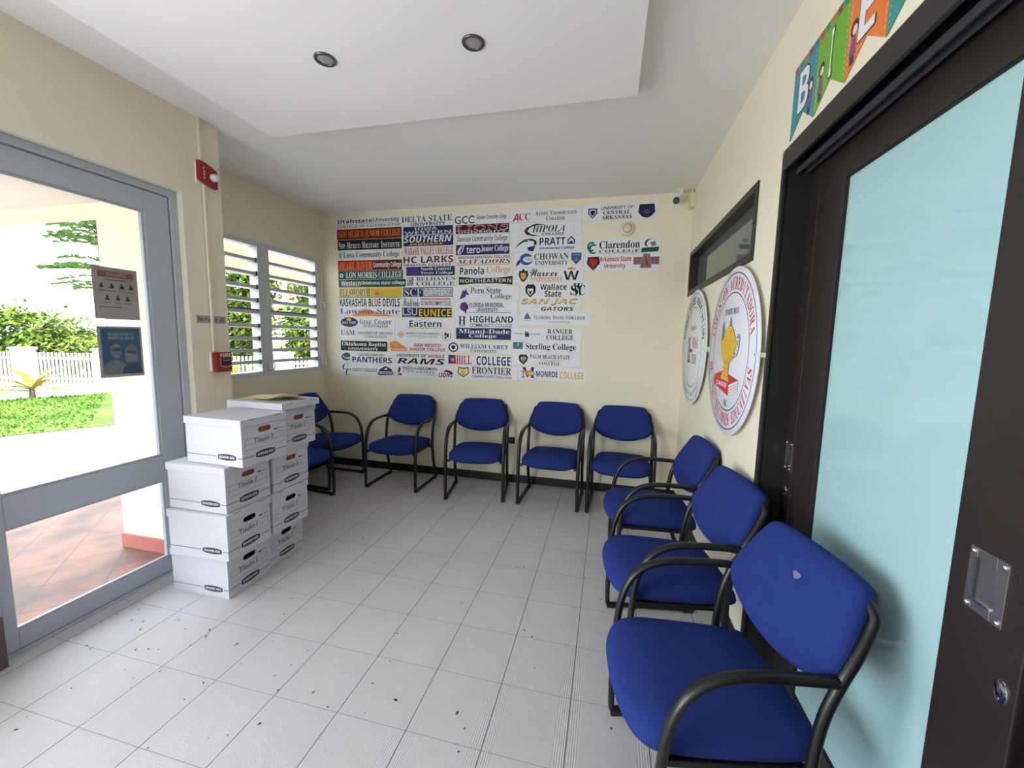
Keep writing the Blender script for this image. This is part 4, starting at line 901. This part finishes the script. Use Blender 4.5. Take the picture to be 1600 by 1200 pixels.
S[24] = ('w', 'T|Blackhawks|c|k|.02 .06 .345 .92', 'B|r|.375 .12 .96 .22', 'T|SOUTHEASTERN COMMUNITY COLLEGE|s|a|.375 .36 .965 .82')
S[25] = ('k', 'B|n|.0 .0 .325 1', 'T|LSU|s|x|.015 .08 .31 .80', 'B|x|.04 .90 .28 .93', 'T|EUNICE|S|y|.345 .14 .985 .90')
S[26] = ('w', 'p|f|.33 .34 .37 .14 .41 .26 .50 .06 .58 .24 .66 .30 .585 .27 .50 .11 .41 .31 .37 .19', 'T|Eastern|S|n|.245 .26 .79 .80', 'p|y|.20 .94 .22 .80 .30 .86 .80 .92 .60 .96', 'T|NEW MEXICO COLLEGE|s|a|.44 .86 .78 .92')
S[27] = ('w', 'p|f|.04 .46 .10 .12 .16 .46 .10 .82', 'p|w|.065 .46 .10 .24 .135 .46 .10 .70', 'e|f|.08 .34 .12 .60', 'T|UNIVERSITY OF SAN FRANCISCO|s|a|.18 .24 .77 .44', 'T|CHANGE THE WORLD FROM HERE|s|A|.23 .54 .72 .66', 'p|f|.80 .24 .94 .24 .94 .70 .87 .92 .80 .70', 'p|w|.815 .24 .925 .24 .925 .68 .87 .86 .815 .68', 'b|k|.835 .22 .865 .50', 'b|k|.87 .30 .905 .62', 'p|k|.835 .56 .865 .56 .87 .80 .845 .72')
S[28] = ('w', 'p|o|.03 .12 .08 .02 .15 .04 .30 .56 .33 .60 .33 .92 .04 .92 .05 .60 .02 .66', 'p|f|.06 .20 .12 .12 .20 .44 .12 .52', 'M|ATHLETICS|S|w|.07 .68 .32 .84', 'T|NEW MEXICO|i|r|.44 .18 .885 .48', 'T|JUNIOR COLLEGE|i|r|.355 .56 .965 .90')
S[29] = ('w', 'T|UNIVERSITY OF|i|k|.03 .08 .60 .36', 'T|MOBILE|i|r|.635 .08 .945 .36', 'T|RAMS|i|k|.04 .46 .955 .99')
S[30] = ('w', 'p|d|.04 .56 .075 .12 .11 .52 .09 .40 .075 .64', 'p|k|.04 .74 .11 .66 .11 .80', 'M|FHU|R|d|.04 .66 .115 .86', 'T|FREED-HARDEMAN|s|k|.125 .16 .71 .38', 'T|UNIVERSITY|r|A|.135 .44 .68 .60', 'T|ACADEMICS|s|a|.53 .68 .69 .75', 'p|m|.81 .44 .86 .30 .94 .36 .985 .56 .94 .62 .90 .48', 'T|LIONS|i|k|.735 .52 .97 .82')
S[31] = ('w', 'T|GCC|s|k|.025 .18 .385 .94', 'T|Genesee Community College|s|a|.425 .12 .955 .70')
S[32] = ('k', 'T|LIONS|R|w|.015 .10 .985 .70', 'T|LIONS|R|r|.025 .15 .975 .65', 'T|UNIVERSITY|S|w|.05 .76 .95 .92')
S[33] = ('x', 'B|w|.012 .06 .988 .94', 'T|Dawson Community College|S|s|.03 .18 .965 .90')
S[34] = ('n', 'T|O|c|w|.03 .06 .16 .94', 'T|tero|s|w|.20 .20 .465 .84', 'T|Junior College|r|w|.475 .10 .985 .84')
S[35] = ('w', 'T|ARIZONA WESTERN COLLEGE|i|d|.02 .08 .975 .34', 'T|MATADORS|I|d|.015 .42 .985 .84', 'B|o|.0 .90 .985 .97')
S[36] = ('w', 'T|Panola|S|k|.02 .12 .475 .88', 'T|College|r|f|.52 .04 .96 .92')
S[37] = ('w', 'p|k|.0 .04 .30 .22 .70 .22 1 .04 1 .96 .70 .80 .30 .80 .0 .96', 'T|NORTHEASTERN|S|x|.02 .30 .98 .70')
S[38] = ('w', 'p|p|.09 .92 .12 .56 .15 .20 .17 .34 .20 .10 .205 .34 .245 .56 .22 .60 .20 .52 .19 .74 .13 .84', 'e|w|.17 .72 .22 .98', 'T|Peru State|r|a|.265 .06 .73 .50', 'T|College|r|a|.575 .52 .89 .95')
S[39] = ('w', 'p|p|.11 .40 .14 .12 .19 .06 .235 .22 .25 .52 .225 .62 .215 .80 .20 .94 .185 .74 .13 .62', 'p|m|.19 .30 .24 .34 .235 .56 .20 .64', 'T|FLORIDA MEMORIAL|S|n|.265 .12 .79 .44', 'T|UNIVERSITY|S|n|.375 .50 .70 .76', 'B|d|.235 .80 .90 .83')
S[40] = ('w', 'M|H|R|k|.065 .08 .18 .78', 'b|x|.07 .84 .175 .95', 'M|SCOTTIES|S|k|.075 .86 .17 .93', 'T|HIGHLAND|S|k|.245 .05 .90 .60', 'T|COMMUNITY COLLEGE|s|a|.245 .68 .89 .98')
S[41] = ('w', 'B|n|.01 .0 .985 .96', 'T|Miami-Dade|R|w|.06 .10 .965 .46', 'T|College|R|w|.245 .50 .74 .88')
S[42] = ('w', 'e|k|.005 .06 .165 .94', 'e|w|.025 .18 .145 .82', 'p|k|.055 .32 .115 .32 .115 .56 .085 .74 .055 .56', 'T|WILLIAM CAREY|r|a|.19 .18 .955 .56', 'T|UNIVERSITY|r|a|.36 .66 .78 .92')
S[43] = ('w', 'b|n|.0 .02 .115 .95', 'p|r|.115 .02 .125 .95 .02 .95', 'T|*|S|w|.035 .28 .095 .70', 'T|HILL|R|r|.13 .06 .375 .95', 'T|COLLEGE|S|n|.455 .04 .985 .98')
S[44] = ('w', 'p|k|.06 .10 .14 .18 .22 .10 .235 .56 .20 .72 .14 .88 .08 .72 .045 .56', 'p|e|.07 .18 .14 .26 .21 .18 .22 .54 .19 .68 .14 .80 .09 .68 .06 .54', 'e|y|.105 .32 .175 .62', 'b|k|.125 .64 .155 .70', 'T|FRONTIER|R|k|.28 .06 .90 .58', 'B|k|.28 .64 .90 .66', 'T|COMMUNITY COLLEGE|S|a|.28 .72 .91 .86')
S[45] = ('w', 'T|A|i|r|.04 .26 .13 .86', 'p|r|.03 .90 .14 .56 .12 .50 .16 .54', 'T|CC|r|r|.135 .24 .29 .82', 'T|ALVIN COMMUNITY COLLEGE|s|A|.03 .93 .29 .97', 'T|A|r|a|.36 .14 .405 .48', 'T|LVIN|r|a|.41 .24 .535 .48', 'T|C|r|a|.57 .14 .61 .48', 'T|OMMUNITY|r|a|.615 .24 .935 .48', 'T|C|r|a|.515 .56 .555 .90', 'T|OLLEGE|r|a|.56 .66 .775 .90')
S[46] = ('w', 'p|k|.52 .16 .36 .10 .24 .34 .20 .62 .24 .88 .34 .98 .40 .96 .30 .84 .245 .62 .28 .38 .36 .22', 'T|HIPOLA|I|k|.315 .24 .775 .72', 'T|COLLEGE|S|k|.455 .78 .765 .96')
S[47] = ('w', 'p|k|.05 .78 .13 .40 .20 .18 .30 .14 .37 .30 .375 .58 .33 .56 .34 .34 .24 .22 .15 .46', 'e|k|.215 .26 .25 .36', 'p|n|.24 .72 .36 .60 .33 .98 .26 .94', 'T|PRATT|S|n|.415 .12 .77 .60', 'T|community College|S|n|.415 .70 .895 .94', 'p|n|.80 .30 .85 .06 .90 .30 .90 .58 .80 .58', 'p|w|.815 .34 .85 .18 .885 .34 .885 .52 .815 .52', 'b|n|.83 .38 .87 .54')
S[48] = ('w', 'e|b|.09 .10 .285 .86', 'e|w|.14 .30 .285 .68', 'p|w|.20 .38 .30 .26 .30 .66', 'p|x|.15 .44 .22 .32 .28 .48 .20 .64', 'p|n|.03 .98 .06 .60 .10 .48 .095 .76', 'T|CHOWAN|r|a|.305 .12 .795 .54', 'T|UNIVERSITY|r|a|.315 .62 .79 .88', 'p|b|.83 .14 .97 .14 .97 .56 .90 .88 .83 .56', 'p|A|.85 .22 .95 .22 .95 .34 .85 .34', 'e|A|.875 .42 .925 .70')
S[49] = ('w', 'p|k|.07 .52 .08 .20 .115 .24 .14 .06 .165 .24 .20 .20 .215 .52 .18 .84 .14 .98 .10 .84', 'p|f|.10 .36 .18 .36 .18 .68 .14 .84 .10 .68', 'T|Warner|c|k|.235 .08 .63 .62', 'T|UNIVERSITY|r|o|.255 .66 .715 .96', 'M|W|S|k|.72 .28 .935 .88', 'p|o|.78 .20 .77 .04 .80 .12 .83 .0 .86 .12 .89 .04 .88 .20')
S[50] = ('w', 'p|k|.07 .30 .10 .10 .145 .14 .19 .10 .225 .30 .22 .68 .145 1 .075 .68', 'p|w|.10 .40 .19 .40 .185 .66 .145 .88 .105 .66', 'p|k|.115 .50 .145 .60 .175 .50 .155 .76 .135 .76', 'T|Wallace|S|k|.29 .10 .675 .50', 'T|State|S|k|.36 .54 .60 .96', 'M|S|r|k|.73 .20 .84 .86', 'M|W|r|k|.77 .08 .90 .94', 'M|C|r|k|.845 .20 .935 .86')
S[51] = ('w', 'T|SAN JAC|i|k|.03 .10 .945 .55', 'T|SAN JAC|i|y|.04 .14 .935 .50', 'T|GATORS|i|k|.36 .66 .88 .94')
S[52] = ('w', 'p|t|.055 .54 .105 .04 .16 .54', 'p|A|.10 .46 .105 .30 .125 .50', 'b|x|.055 .62 .16 .72', 'T|F|r|a|.205 .26 .225 .56', 'T|LORIDA|r|a|.235 .34 .445 .56', 'T|S|r|a|.475 .26 .50 .56', 'T|TATE|r|a|.505 .34 .635 .56', 'T|C|r|a|.665 .26 .695 .56', 'T|OLLEGE|r|a|.70 .34 .93 .56', 'T|AT JACKSONVILLE|r|A|.41 .72 .72 .84')
S[53] = ('w', 'T|RANGER|S|k|.04 .44 .165 .54', 'M|R|R|k|.185 .30 .25 .74', 'p|k|.18 .50 .235 .40 .26 .56 .225 .76', 'T|COLLEGE|S|k|.265 .44 .41 .54', 'T|RANGER|r|k|.515 .08 .87 .46', 'T|COLLEGE|r|k|.50 .56 .89 .94')
S[54] = ('w', 'b|t|.02 .16 .165 .72', 'M|S|c|w|.075 .22 .11 .50', 'b|A|.04 .56 .145 .62', 'T|Sterling College|r|k|.21 .22 .935 .88')
S[55] = ('w', 'p|k|.10 .30 .13 .10 .17 .14 .21 .10 .245 .30 .23 .66 .175 .96 .115 .66', 'p|A|.13 .34 .17 .28 .215 .34 .205 .60 .175 .80 .14 .60', 'e|e|.135 .38 .165 .50', 'e|e|.185 .38 .215 .50', 'T|PALM BEACH STATE|r|a|.27 .10 .86 .42', 'p|f|.36 .48 .58 .56 .82 .48 .58 .62', 'T|COLLEGE|r|a|.405 .66 .715 .92')
S[56] = ('w', 'M|M|R|n|.055 .04 .255 .84', 'p|o|.03 .36 .12 .30 .22 .34 .265 .60 .20 .64 .16 .78 .13 .56', 'p|e|.16 .46 .22 .42 .24 .58 .18 .62', 'T|MONROE|S|n|.275 .30 .59 .74', 'T|COLLEGE|S|y|.62 .30 .965 .80')
S[57] = ('w', 'p|n|.075 .24 .195 .24 .195 .58 .135 .88 .075 .58', 'p|x|.09 .30 .18 .30 .18 .56 .135 .80 .09 .56', 'p|n|.105 .38 .165 .38 .165 .56 .135 .72 .105 .56', 'T|UNIVERSITY OF|s|k|.25 .16 .665 .36', 'T|CENTRAL|r|k|.275 .44 .63 .66', 'T|ARKANSAS|r|k|.255 .72 .65 .96', 'p|k|.745 .14 .93 .14 .945 .62 .90 .88 .84 .98 .78 .88 .73 .62', 'p|n|.76 .22 .915 .22 .928 .60 .89 .82 .84 .90 .79 .82 .747 .60', 'e|A|.81 .48 .87 .70', 'e|k|.82 .52 .86 .64')
S[58] = ('w', 'M|C|S|G|.04 .18 .135 .80', 'M|C|S|G|.065 .32 .16 .96', 'T|Clarendon|r|k|.205 .14 .73 .64', 'T|COLLEGE|r|a|.20 .72 .735 .90', 'B|A|.20 .94 .72 .955', 'e|k|.79 .10 .94 .66', 'e|w|.815 .12 .945 .70', 'p|A|.86 .32 .92 .24 .94 .50 .88 .58', 'p|g|.755 .66 .975 .60 .965 .90 .75 .94')
S[59] = ('w', 'p|k|.045 .14 .195 .12 .21 .54 .17 .76 .125 .98 .075 .76 .035 .56', 'p|r|.07 .24 .17 .24 .175 .50 .13 .88 .115 .88 .065 .52', 'p|k|.075 .60 .10 .66 .11 .80 .085 .72', 'p|k|.165 .60 .14 .66 .135 .80 .155 .72', 'T|Arkansas State|S|r|.205 .12 .625 .44', 'T|University|S|r|.27 .56 .55 .92', 'b|A|.65 .20 .98 .66', 'T|ST|S|r|.66 .26 .745 .60', 'T|TE|S|r|.875 .26 .97 .60', 'p|A|.775 .02 .86 .02 .885 .88 .735 .88', 'M|A|R|r|.755 .10 .865 .82')
LAB = {
1: 'white sign with a ruled line under its top black lettering, highest in the leftmost column',
2: 'dark red sign with orange serif capitals, second in the leftmost column',
3: 'black sign with white small-capital lettering, third in the leftmost column',
4: 'white sign with grey-green serif lettering and a small initials mark, fourth in leftmost column',
5: 'red sign with orange capitals at left and white lettering at right, in the leftmost column',
6: 'green sign with a white round emblem and white serif capitals, in the leftmost column',
7: 'green sign with white bold lower-case lettering, wider than the green one above it',
8: 'yellow sign fading to gold with tall thin capitals, in the leftmost column',
9: 'white sign with tall black condensed capitals below the yellow sign',
10: 'white sign with blue serif lettering across an orange hill',
11: 'white sign with a dark blue oval emblem and grey small capitals',
12: 'white sign with pale grey lettering and three large initials, below the blue oval emblem',
13: 'black sign with white slab lettering on two lines, left of an orange swoosh sign',
14: 'white sign with a round grey swirl emblem and large navy capitals',
15: 'white sign with two slanted navy letters and a blue badge, lowest in the leftmost column',
16: 'white sign with heavy dark green slab capitals on two lines, top of the second column',
17: 'navy sign with pale outlined capitals on two lines, second in the second column',
18: 'navy sign with white slanted capitals over gold slanted capitals',
19: 'white sign filled with red condensed serif capitals, in the second column',
20: 'white sign with very large dark red capitals over a small black line of text',
21: 'navy sign with a purple patch at left and white serif text on two lines',
22: 'white sign with a script letter in a grey square and thin serif capitals',
23: 'dark framed sign, pale initials on navy at left and thin condensed capitals at right',
24: 'white sign with black script lettering and a red bar at right',
25: 'sign half navy with pale initials and half black with gold capitals',
26: 'white sign with bold navy lettering under a thin gold mountain line',
27: 'white sign with a pale gold diamond at left and a gold shield at right',
28: 'white sign with an orange swoosh emblem and red slanted capitals on two lines',
29: 'white sign with huge black slanted capitals under a black and red line of text',
30: 'white sign with a red flame mark and spaced grey capitals, lowest in the second column',
31: 'white sign with three large thin black initials, top of the third column',
32: 'black sign with red and white slab capitals, second in the third column',
33: 'white sign with a thin grey border and dark grey bold lettering, in the third column',
34: 'navy sign that begins with a large white script letter, in the third column',
35: 'white sign with dark red slanted capitals above an orange line',
36: 'white sign with bold black lettering followed by orange serif lettering',
37: 'white sign almost filled by a black bow-tie shape, in the third column',
38: 'white sign with a purple pointed emblem and grey serif text on two lines',
39: 'white sign with a purple head-shaped emblem and a thin dark red line under navy capitals',
40: 'white sign with a black block letter at left and large bold black capitals',
41: 'navy sign with white slab lettering on two lines and a white bottom edge',
42: 'white sign with a black round seal and thin serif capitals',
43: 'white sign with a blue and red starred patch, tall red letters then navy ones',
44: 'white sign with a yellow pointed emblem and black slab capitals, lowest in the third column',
45: 'white sign with three red initials and small grey capitals, top of the fourth column',
46: 'white sign with black slanted serif lettering inside a large swooping letter',
47: 'white sign with a black curved line emblem, navy capitals and a small navy house mark',
48: 'white sign with a round blue letter emblem at left and a blue shield at right',
49: 'white sign with a brown shield emblem, black script and an orange-crowned black letter',
50: 'white sign with a black shield-shaped emblem, bold black lettering and an interlaced monogram',
51: 'white sign with slanted gold capitals edged in black over smaller black ones',
52: 'white sign with a teal triangle and pale grey small capitals',
53: 'white sign with a tiny black emblem between small words and large serif text at right',
54: 'white sign with a dark teal rectangle at left and black serif lettering',
55: 'white sign with a grey shield and a thin gold curve between two lines of capitals',
56: 'white sign with a navy block letter, navy capitals then gold capitals',
57: 'white sign with a navy shield at left and a dark blue emblem at right',
58: 'white sign with interlocked green letters at left, just below the smoke detector',
59: 'white sign with a red and black pointed emblem and red lettering',
}
for row in SIGN_RECT.split(';'):
    k, x0, z0, x1, z1 = row.split(','); k = int(k); x0, z0, x1, z1 = map(float, (x0, z0, x1, z1))
    W, H_ = x1-x0, z1-z0; th = 0.005
    bgc = S[k][0]
    m = MB(); m.bev((-W/2, -th, -H_/2), (W/2, 0, H_/2), M_BOARD, 0.0008)
    if bgc != 'w': m.flat([(-W/2+.001, -H_/2+.001), (W/2-.001, -H_/2+.001), (W/2-.001, H_/2-.001), (-W/2+.001, H_/2-.001)], -th-0.0003, ink(PAL[bgc]))
    y = -th-0.0008
    def U(u): return -W/2+u*W
    def V(v): return H_/2-v*H_
    spans = {'T': [], 'M': []}                                   # pieces far apart on one sign become parts of their own
    def bucket(kind, u0, u1):
        for sp in spans[kind]:
            if u0 < sp[1]+0.06 and u1 > sp[0]-0.06: sp[0] = min(sp[0], u0); sp[1] = max(sp[1], u1); return sp[2]
        sp = [u0, u1, MB()]; spans[kind].append(sp); return sp[2]
    for item in S[k][1:]:
        q = item.split('|'); y -= 0.00022
        if q[0] in 'TM':
            u0, v0, u1, v1 = map(float, q[4].split())
            put_text(bucket(q[0], u0, u1), q[1], q[2], ink(PAL[q[3]]), U(u0), V(v1), U(u1), V(v0), y)
        else:
            c = list(map(float, q[2].split())); mm = ink(PAL[q[1]])
            if q[0] in 'Bb': pts = [(c[0], c[3]), (c[2], c[3]), (c[2], c[1]), (c[0], c[1])]
            elif q[0] == 'e': pts = [((c[0]+c[2])/2+(c[2]-c[0])/2*a, (c[1]+c[3])/2-(c[3]-c[1])/2*s_) for a, s_ in ell(0, 0, 1, 1, 26)]
            else: pts = [(c[i], c[i+1]) for i in range(0, len(c), 2)]
            tgt = m if q[0] == 'B' else bucket('M', min(p_[0] for p_ in pts), max(p_[0] for p_ in pts))
            tgt.flat([(U(a), V(d_)) for a, d_ in pts], y, mm)
    o = m.build('college_sign', loc=((x0+x1)/2, YB, (z0+z1)/2), normals=False)
    tag(o, LAB[k], 'sign', 'college signs on the back wall')
    for sp in spans['T']: sp[2].build('lettering', o, normals=False)
    for sp in spans['M']: sp[2].build('emblem', o, normals=False)

# ------------------------------------------------------------------ the two round accreditation signs on the right wall
def round_sign(yc, zc, rad, label, rim):
    r = empty('round_sign', (XR, yc, zc), R(-90), label, 'sign')
    m = MB(); m.lathe([(0.0, -0.032), (rad-0.004, -0.032), (rad, -0.029), (rad, -0.024), (rad-0.004, -0.022), (0.0, -0.022)], rim, 'Y', n=96); m.build('disc', r)
    for dx in (-1, 1):
        s = MB(); s.bev((dx*rad-0.034, -0.038, -0.010), (dx*rad+0.034, -0.034, 0.010), M_WHITE, 0.002); s.bev((dx*rad+0.018*dx-0.012, -0.034, -0.010), (dx*rad+0.018*dx+0.012, 0.0, 0.010), M_WHITE, 0.002)
        s.lathe([(0.0, -0.042), (0.005, -0.041), (0.006, -0.038)], M_STEEL, 'Y', (dx*rad-0.028*dx, 0, 0), 14)
        s.build('wall_clip', r)
    return r
Y1_ = -0.0326
M_DISC = mat('sign_acrylic', (228, 230, 240), 0.25, var=0.01)
c_red, c_navy, c_gold, c_k, c_gr = ink((206, 60, 66)), ink((40, 44, 84)), ink((232, 184, 42)), ink((40, 36, 40)), ink((120, 120, 124))
RS = 0.455
r = round_sign(2.440, 1.452, RS, 'large round white sign with a golden lamp on a red book inside red circular lettering', M_DISC)
m = MB(); ringband(m, 0, 0, RS*0.925, RS*0.938, Y1_, c_navy); ringband(m, 0, 0, RS*0.70, RS*0.712, Y1_, c_navy); m.build('ring_lines', r, normals=False)
m = MB(); arc_text(m, 'COMISION ACREDITADORA', 'R', c_red, RS*0.745, RS*0.885, -76, 76, Y1_-.0002)
arc_text(m, 'DE INSTITUCIONES EDUCATIVAS', 'R', c_red, RS*0.745, RS*0.885, 260, 100, Y1_-.0002, flip=True); m.build('lettering', r, normals=False); m = MB()
put_text(m, 'PUERTO RICO', 'R', c_navy, -0.12, 0.205, 0.12, 0.238, Y1_-.0002); m.build('lettering', r, normals=False); m = MB(); put_text(m, '1962', 'R', c_navy, -0.035, -0.300, 0.035, -0.262, Y1_-.0002); m.build('lettering', r, normals=False)
def fit(mb):
    mb.v = [(p[0]*1.28-0.01, p[1], -0.238+(p[2]+0.215)*0.76) for p in mb.v]; return mb
def outlined(mb, pts, colr, y, g=0.004):
    cx = sum(p[0] for p in pts)/len(pts); cz = sum(p[1] for p in pts)/len(pts)
    mb.flat([(cx+(p[0]-cx)*(1+g/max(0.02, abs(p[0]-cx)+abs(p[1]-cz))), cz+(p[1]-cz)*(1+g/max(0.02, abs(p[0]-cx)+abs(p[1]-cz)))) for p in pts], y, c_k); mb.flat(pts, y-0.0002, colr)
bk = MB(); y = Y1_-.0003
outlined(bk, [(-0.185, -0.165), (0.045, -0.215), (0.045, -0.135), (-0.185, -0.085), (-0.20, -0.12)], ink((206, 44, 58)), y)
outlined(bk, [(-0.185, -0.085), (0.045, -0.135), (0.165, -0.085), (-0.06, -0.045)], ink((196, 40, 54)), y)
outlined(bk, [(0.045, -0.215), (0.165, -0.155), (0.165, -0.085), (0.045, -0.135)], M_BOARD, y)
for k in (1, 2, 3): bk.flat([(0.047, -0.135-k*0.02), (0.047, -0.138-k*0.02), (0.165, -0.088-k*0.0175), (0.165, -0.085-k*0.0175)], y-.0004, c_k)
put_text(bk, 'CADIE', 'S', M_BOARD, -0.155, -0.160, 0.015, -0.128, y-.0006); fit(bk).build('red_book', r, normals=False)
lp = MB(); y = Y1_-.0010
outlined(lp, [(-0.095, -0.105), (0.040, -0.115), (0.020, -0.045), (0.025, 0.020), (-0.055, 0.020), (-0.055, -0.040)], c_gold, y)
for z in (-0.075, -0.045, -0.018): lp.flat([(-0.07, z), (0.028, z-0.004), (0.028, z-0.007), (-0.07, z-0.003)], y-.0006, c_k)
outlined(lp, [(-0.055, 0.018), (0.025, 0.018), (0.085, 0.075), (0.105, 0.160), (-0.115, 0.165), (-0.095, 0.080)], c_gold, y-.0003)
for k in range(4): lp.flat([(-0.045+k*0.02, 0.022), (-0.042+k*0.02, 0.022), (-0.050+k*0.028, 0.060), (-0.053+k*0.028, 0.060)], y-.0009, c_k)
outlined(lp, [(-0.130, 0.158), (0.125, 0.150), (0.125, 0.178), (-0.130, 0.186)], c_gold, y-.0006)
outlined(lp, [(-0.085, 0.186), (0.095, 0.180), (0.060, 0.250), (0.020, 0.285), (-0.015, 0.285), (-0.055, 0.245)], c_gold, y-.0006)
lp.flat(ell(0.022, 0.246, 0.010, 0.004, 10), y-.0012, c_red)
fit(lp).build('gold_lamp', r, normals=False)
fl = MB(); outlined(fl, [(-0.115, 0.190), (-0.085, 0.200), (-0.080, 0.255), (-0.098, 0.330), (-0.112, 0.270)], c_gr, y-.0008, 0.003); outlined(fl, [(-0.006, 0.288), (0.020, 0.288), (0.016, 0.320), (0.006, 0.355)], c_gr, y-.0008, 0.003); fit(fl).build('flames', r, normals=False)
hd = MB()
P_ = [(0.100, 0.20), (0.122, 0.222), (0.140, 0.205), (0.138, 0.14), (0.118, 0.085), (0.090, 0.070), (0.078, 0.085)]
for i in range(len(P_)-1):
    a, c = Vector((P_[i][0], 0, P_[i][1])), Vector((P_[i+1][0], 0, P_[i+1][1])); d_ = (c-a).normalized(); nn = Vector((-d_.z, 0, d_.x))
    for wv, mm, yy in ((0.009, c_k, y-.0010), (0.006, M_BOARD, y-.0013)): hd.add([(p.x, yy, p.z) for p in (a-nn*wv-d_*.003, c-nn*wv+d_*.003, c+nn*wv+d_*.003, a+nn*wv-d_*.003)], [(0, 1, 2, 3)], mm)
fit(hd).build('lamp_handle', r, normals=False)

r = round_sign(3.440, 1.462, RS-0.010, 'round white sign with black circular lettering and a grey and red central mark', mat('sign_acrylic_clear', (226, 230, 232), 0.25, var=0.01))
RS2 = RS-0.010
m = MB(); ringband(m, 0, 0, RS2*0.935, RS2*0.945, Y1_, c_k); ringband(m, 0, 0, RS2*0.70, RS2*0.710, Y1_, c_k); m.build('ring_lines', r, normals=False)
m = MB(); arc_text(m, 'MIDDLE STATES ASSOCIATION', 'S', c_k, RS2*0.755, RS2*0.885, -80, 80, Y1_-.0002)
arc_text(m, 'OF COLLEGES AND SCHOOLS', 's', c_gr, RS2*0.80, RS2*0.86, 235, 125, Y1_-.0002, flip=True); m.build('lettering', r, normals=False); m = MB()
put_text(m, 'ACCREDITED BY', 's', c_gr, -0.105, 0.135, 0.105, 0.165, Y1_-.0002)
m.build('lettering', r, normals=False); m = MB(); put_text(m, 'MSA', 'R', ink((190, 84, 70)), -0.010, -0.005, 0.190, 0.085, Y1_-.0002); put_text(m, 'CESS', 'R', ink((90, 96, 130)), -0.010, -0.125, 0.165, -0.050, Y1_-.0002); m.build('lettering', r, normals=False)
m = MB(); m.flat([(-0.17, -0.075), (-0.10, -0.075), (-0.10, 0.085), (-0.17, 0.085)], Y1_-.0002, ink((136, 132, 138))); m.flat([(-0.10, -0.040), (0.0, -0.040), (0.0, -0.012), (-0.10, -0.012)], Y1_-.0002, ink((84, 80, 96)))
m.flat([(-0.17, -0.095), (-0.08, -0.095), (-0.08, -0.070), (-0.17, -0.070)], Y1_-.0004, ink((168, 108, 84))); m.flat([(-0.17, -0.125), (-0.06, -0.125), (-0.06, -0.100), (-0.17, -0.100)], Y1_-.0004, ink((84, 88, 116))); m.build('emblem', r, normals=False)

# ------------------------------------------------------------------ bits of dry leaf and grit on the floor
m = MB(); rnd = random.Random(21); M_DEB = mat('dry_leaf_bits', (62, 48, 42), 0.9, var=0.3, scale=40)
spots = [(rnd.gauss(-2.15, .28), rnd.gauss(1.45, .22)) for _ in range(34)]+[(rnd.uniform(-2.4, 0.35), rnd.uniform(0.7, 3.3)) for _ in range(120)]
for x, y in spots:
    if x < -2.5 or y < 0.6: continue
    if -2.48 < x < -1.82 and 1.62 < y < 2.36: continue
    s = rnd.uniform(0.003, 0.009)*(1.4 if rnd.random() < 0.12 else 1); a = rnd.uniform(0, 6.28); e = rnd.uniform(0.3, 0.6)
    ca, sa = math.cos(a), math.sin(a); P_ = [(-s, 0, .0004), (0, -s*e, .0022), (s, 0, .0012), (0, s*e, .0018)]
    m.add([(x+p*ca-q*sa, y+p*sa+q*ca, z+.0004) for p, q, z in P_]+[(x, y, 0.0002)], [(0, 1, 2, 3), (0, 4, 1), (1, 4, 2), (2, 4, 3), (3, 4, 0)], M_DEB)
o = m.build('leaf_litter', normals=False); tag(o, 'dark crumbs of dry leaf scattered over the white floor tiles', 'litter', kind='stuff')
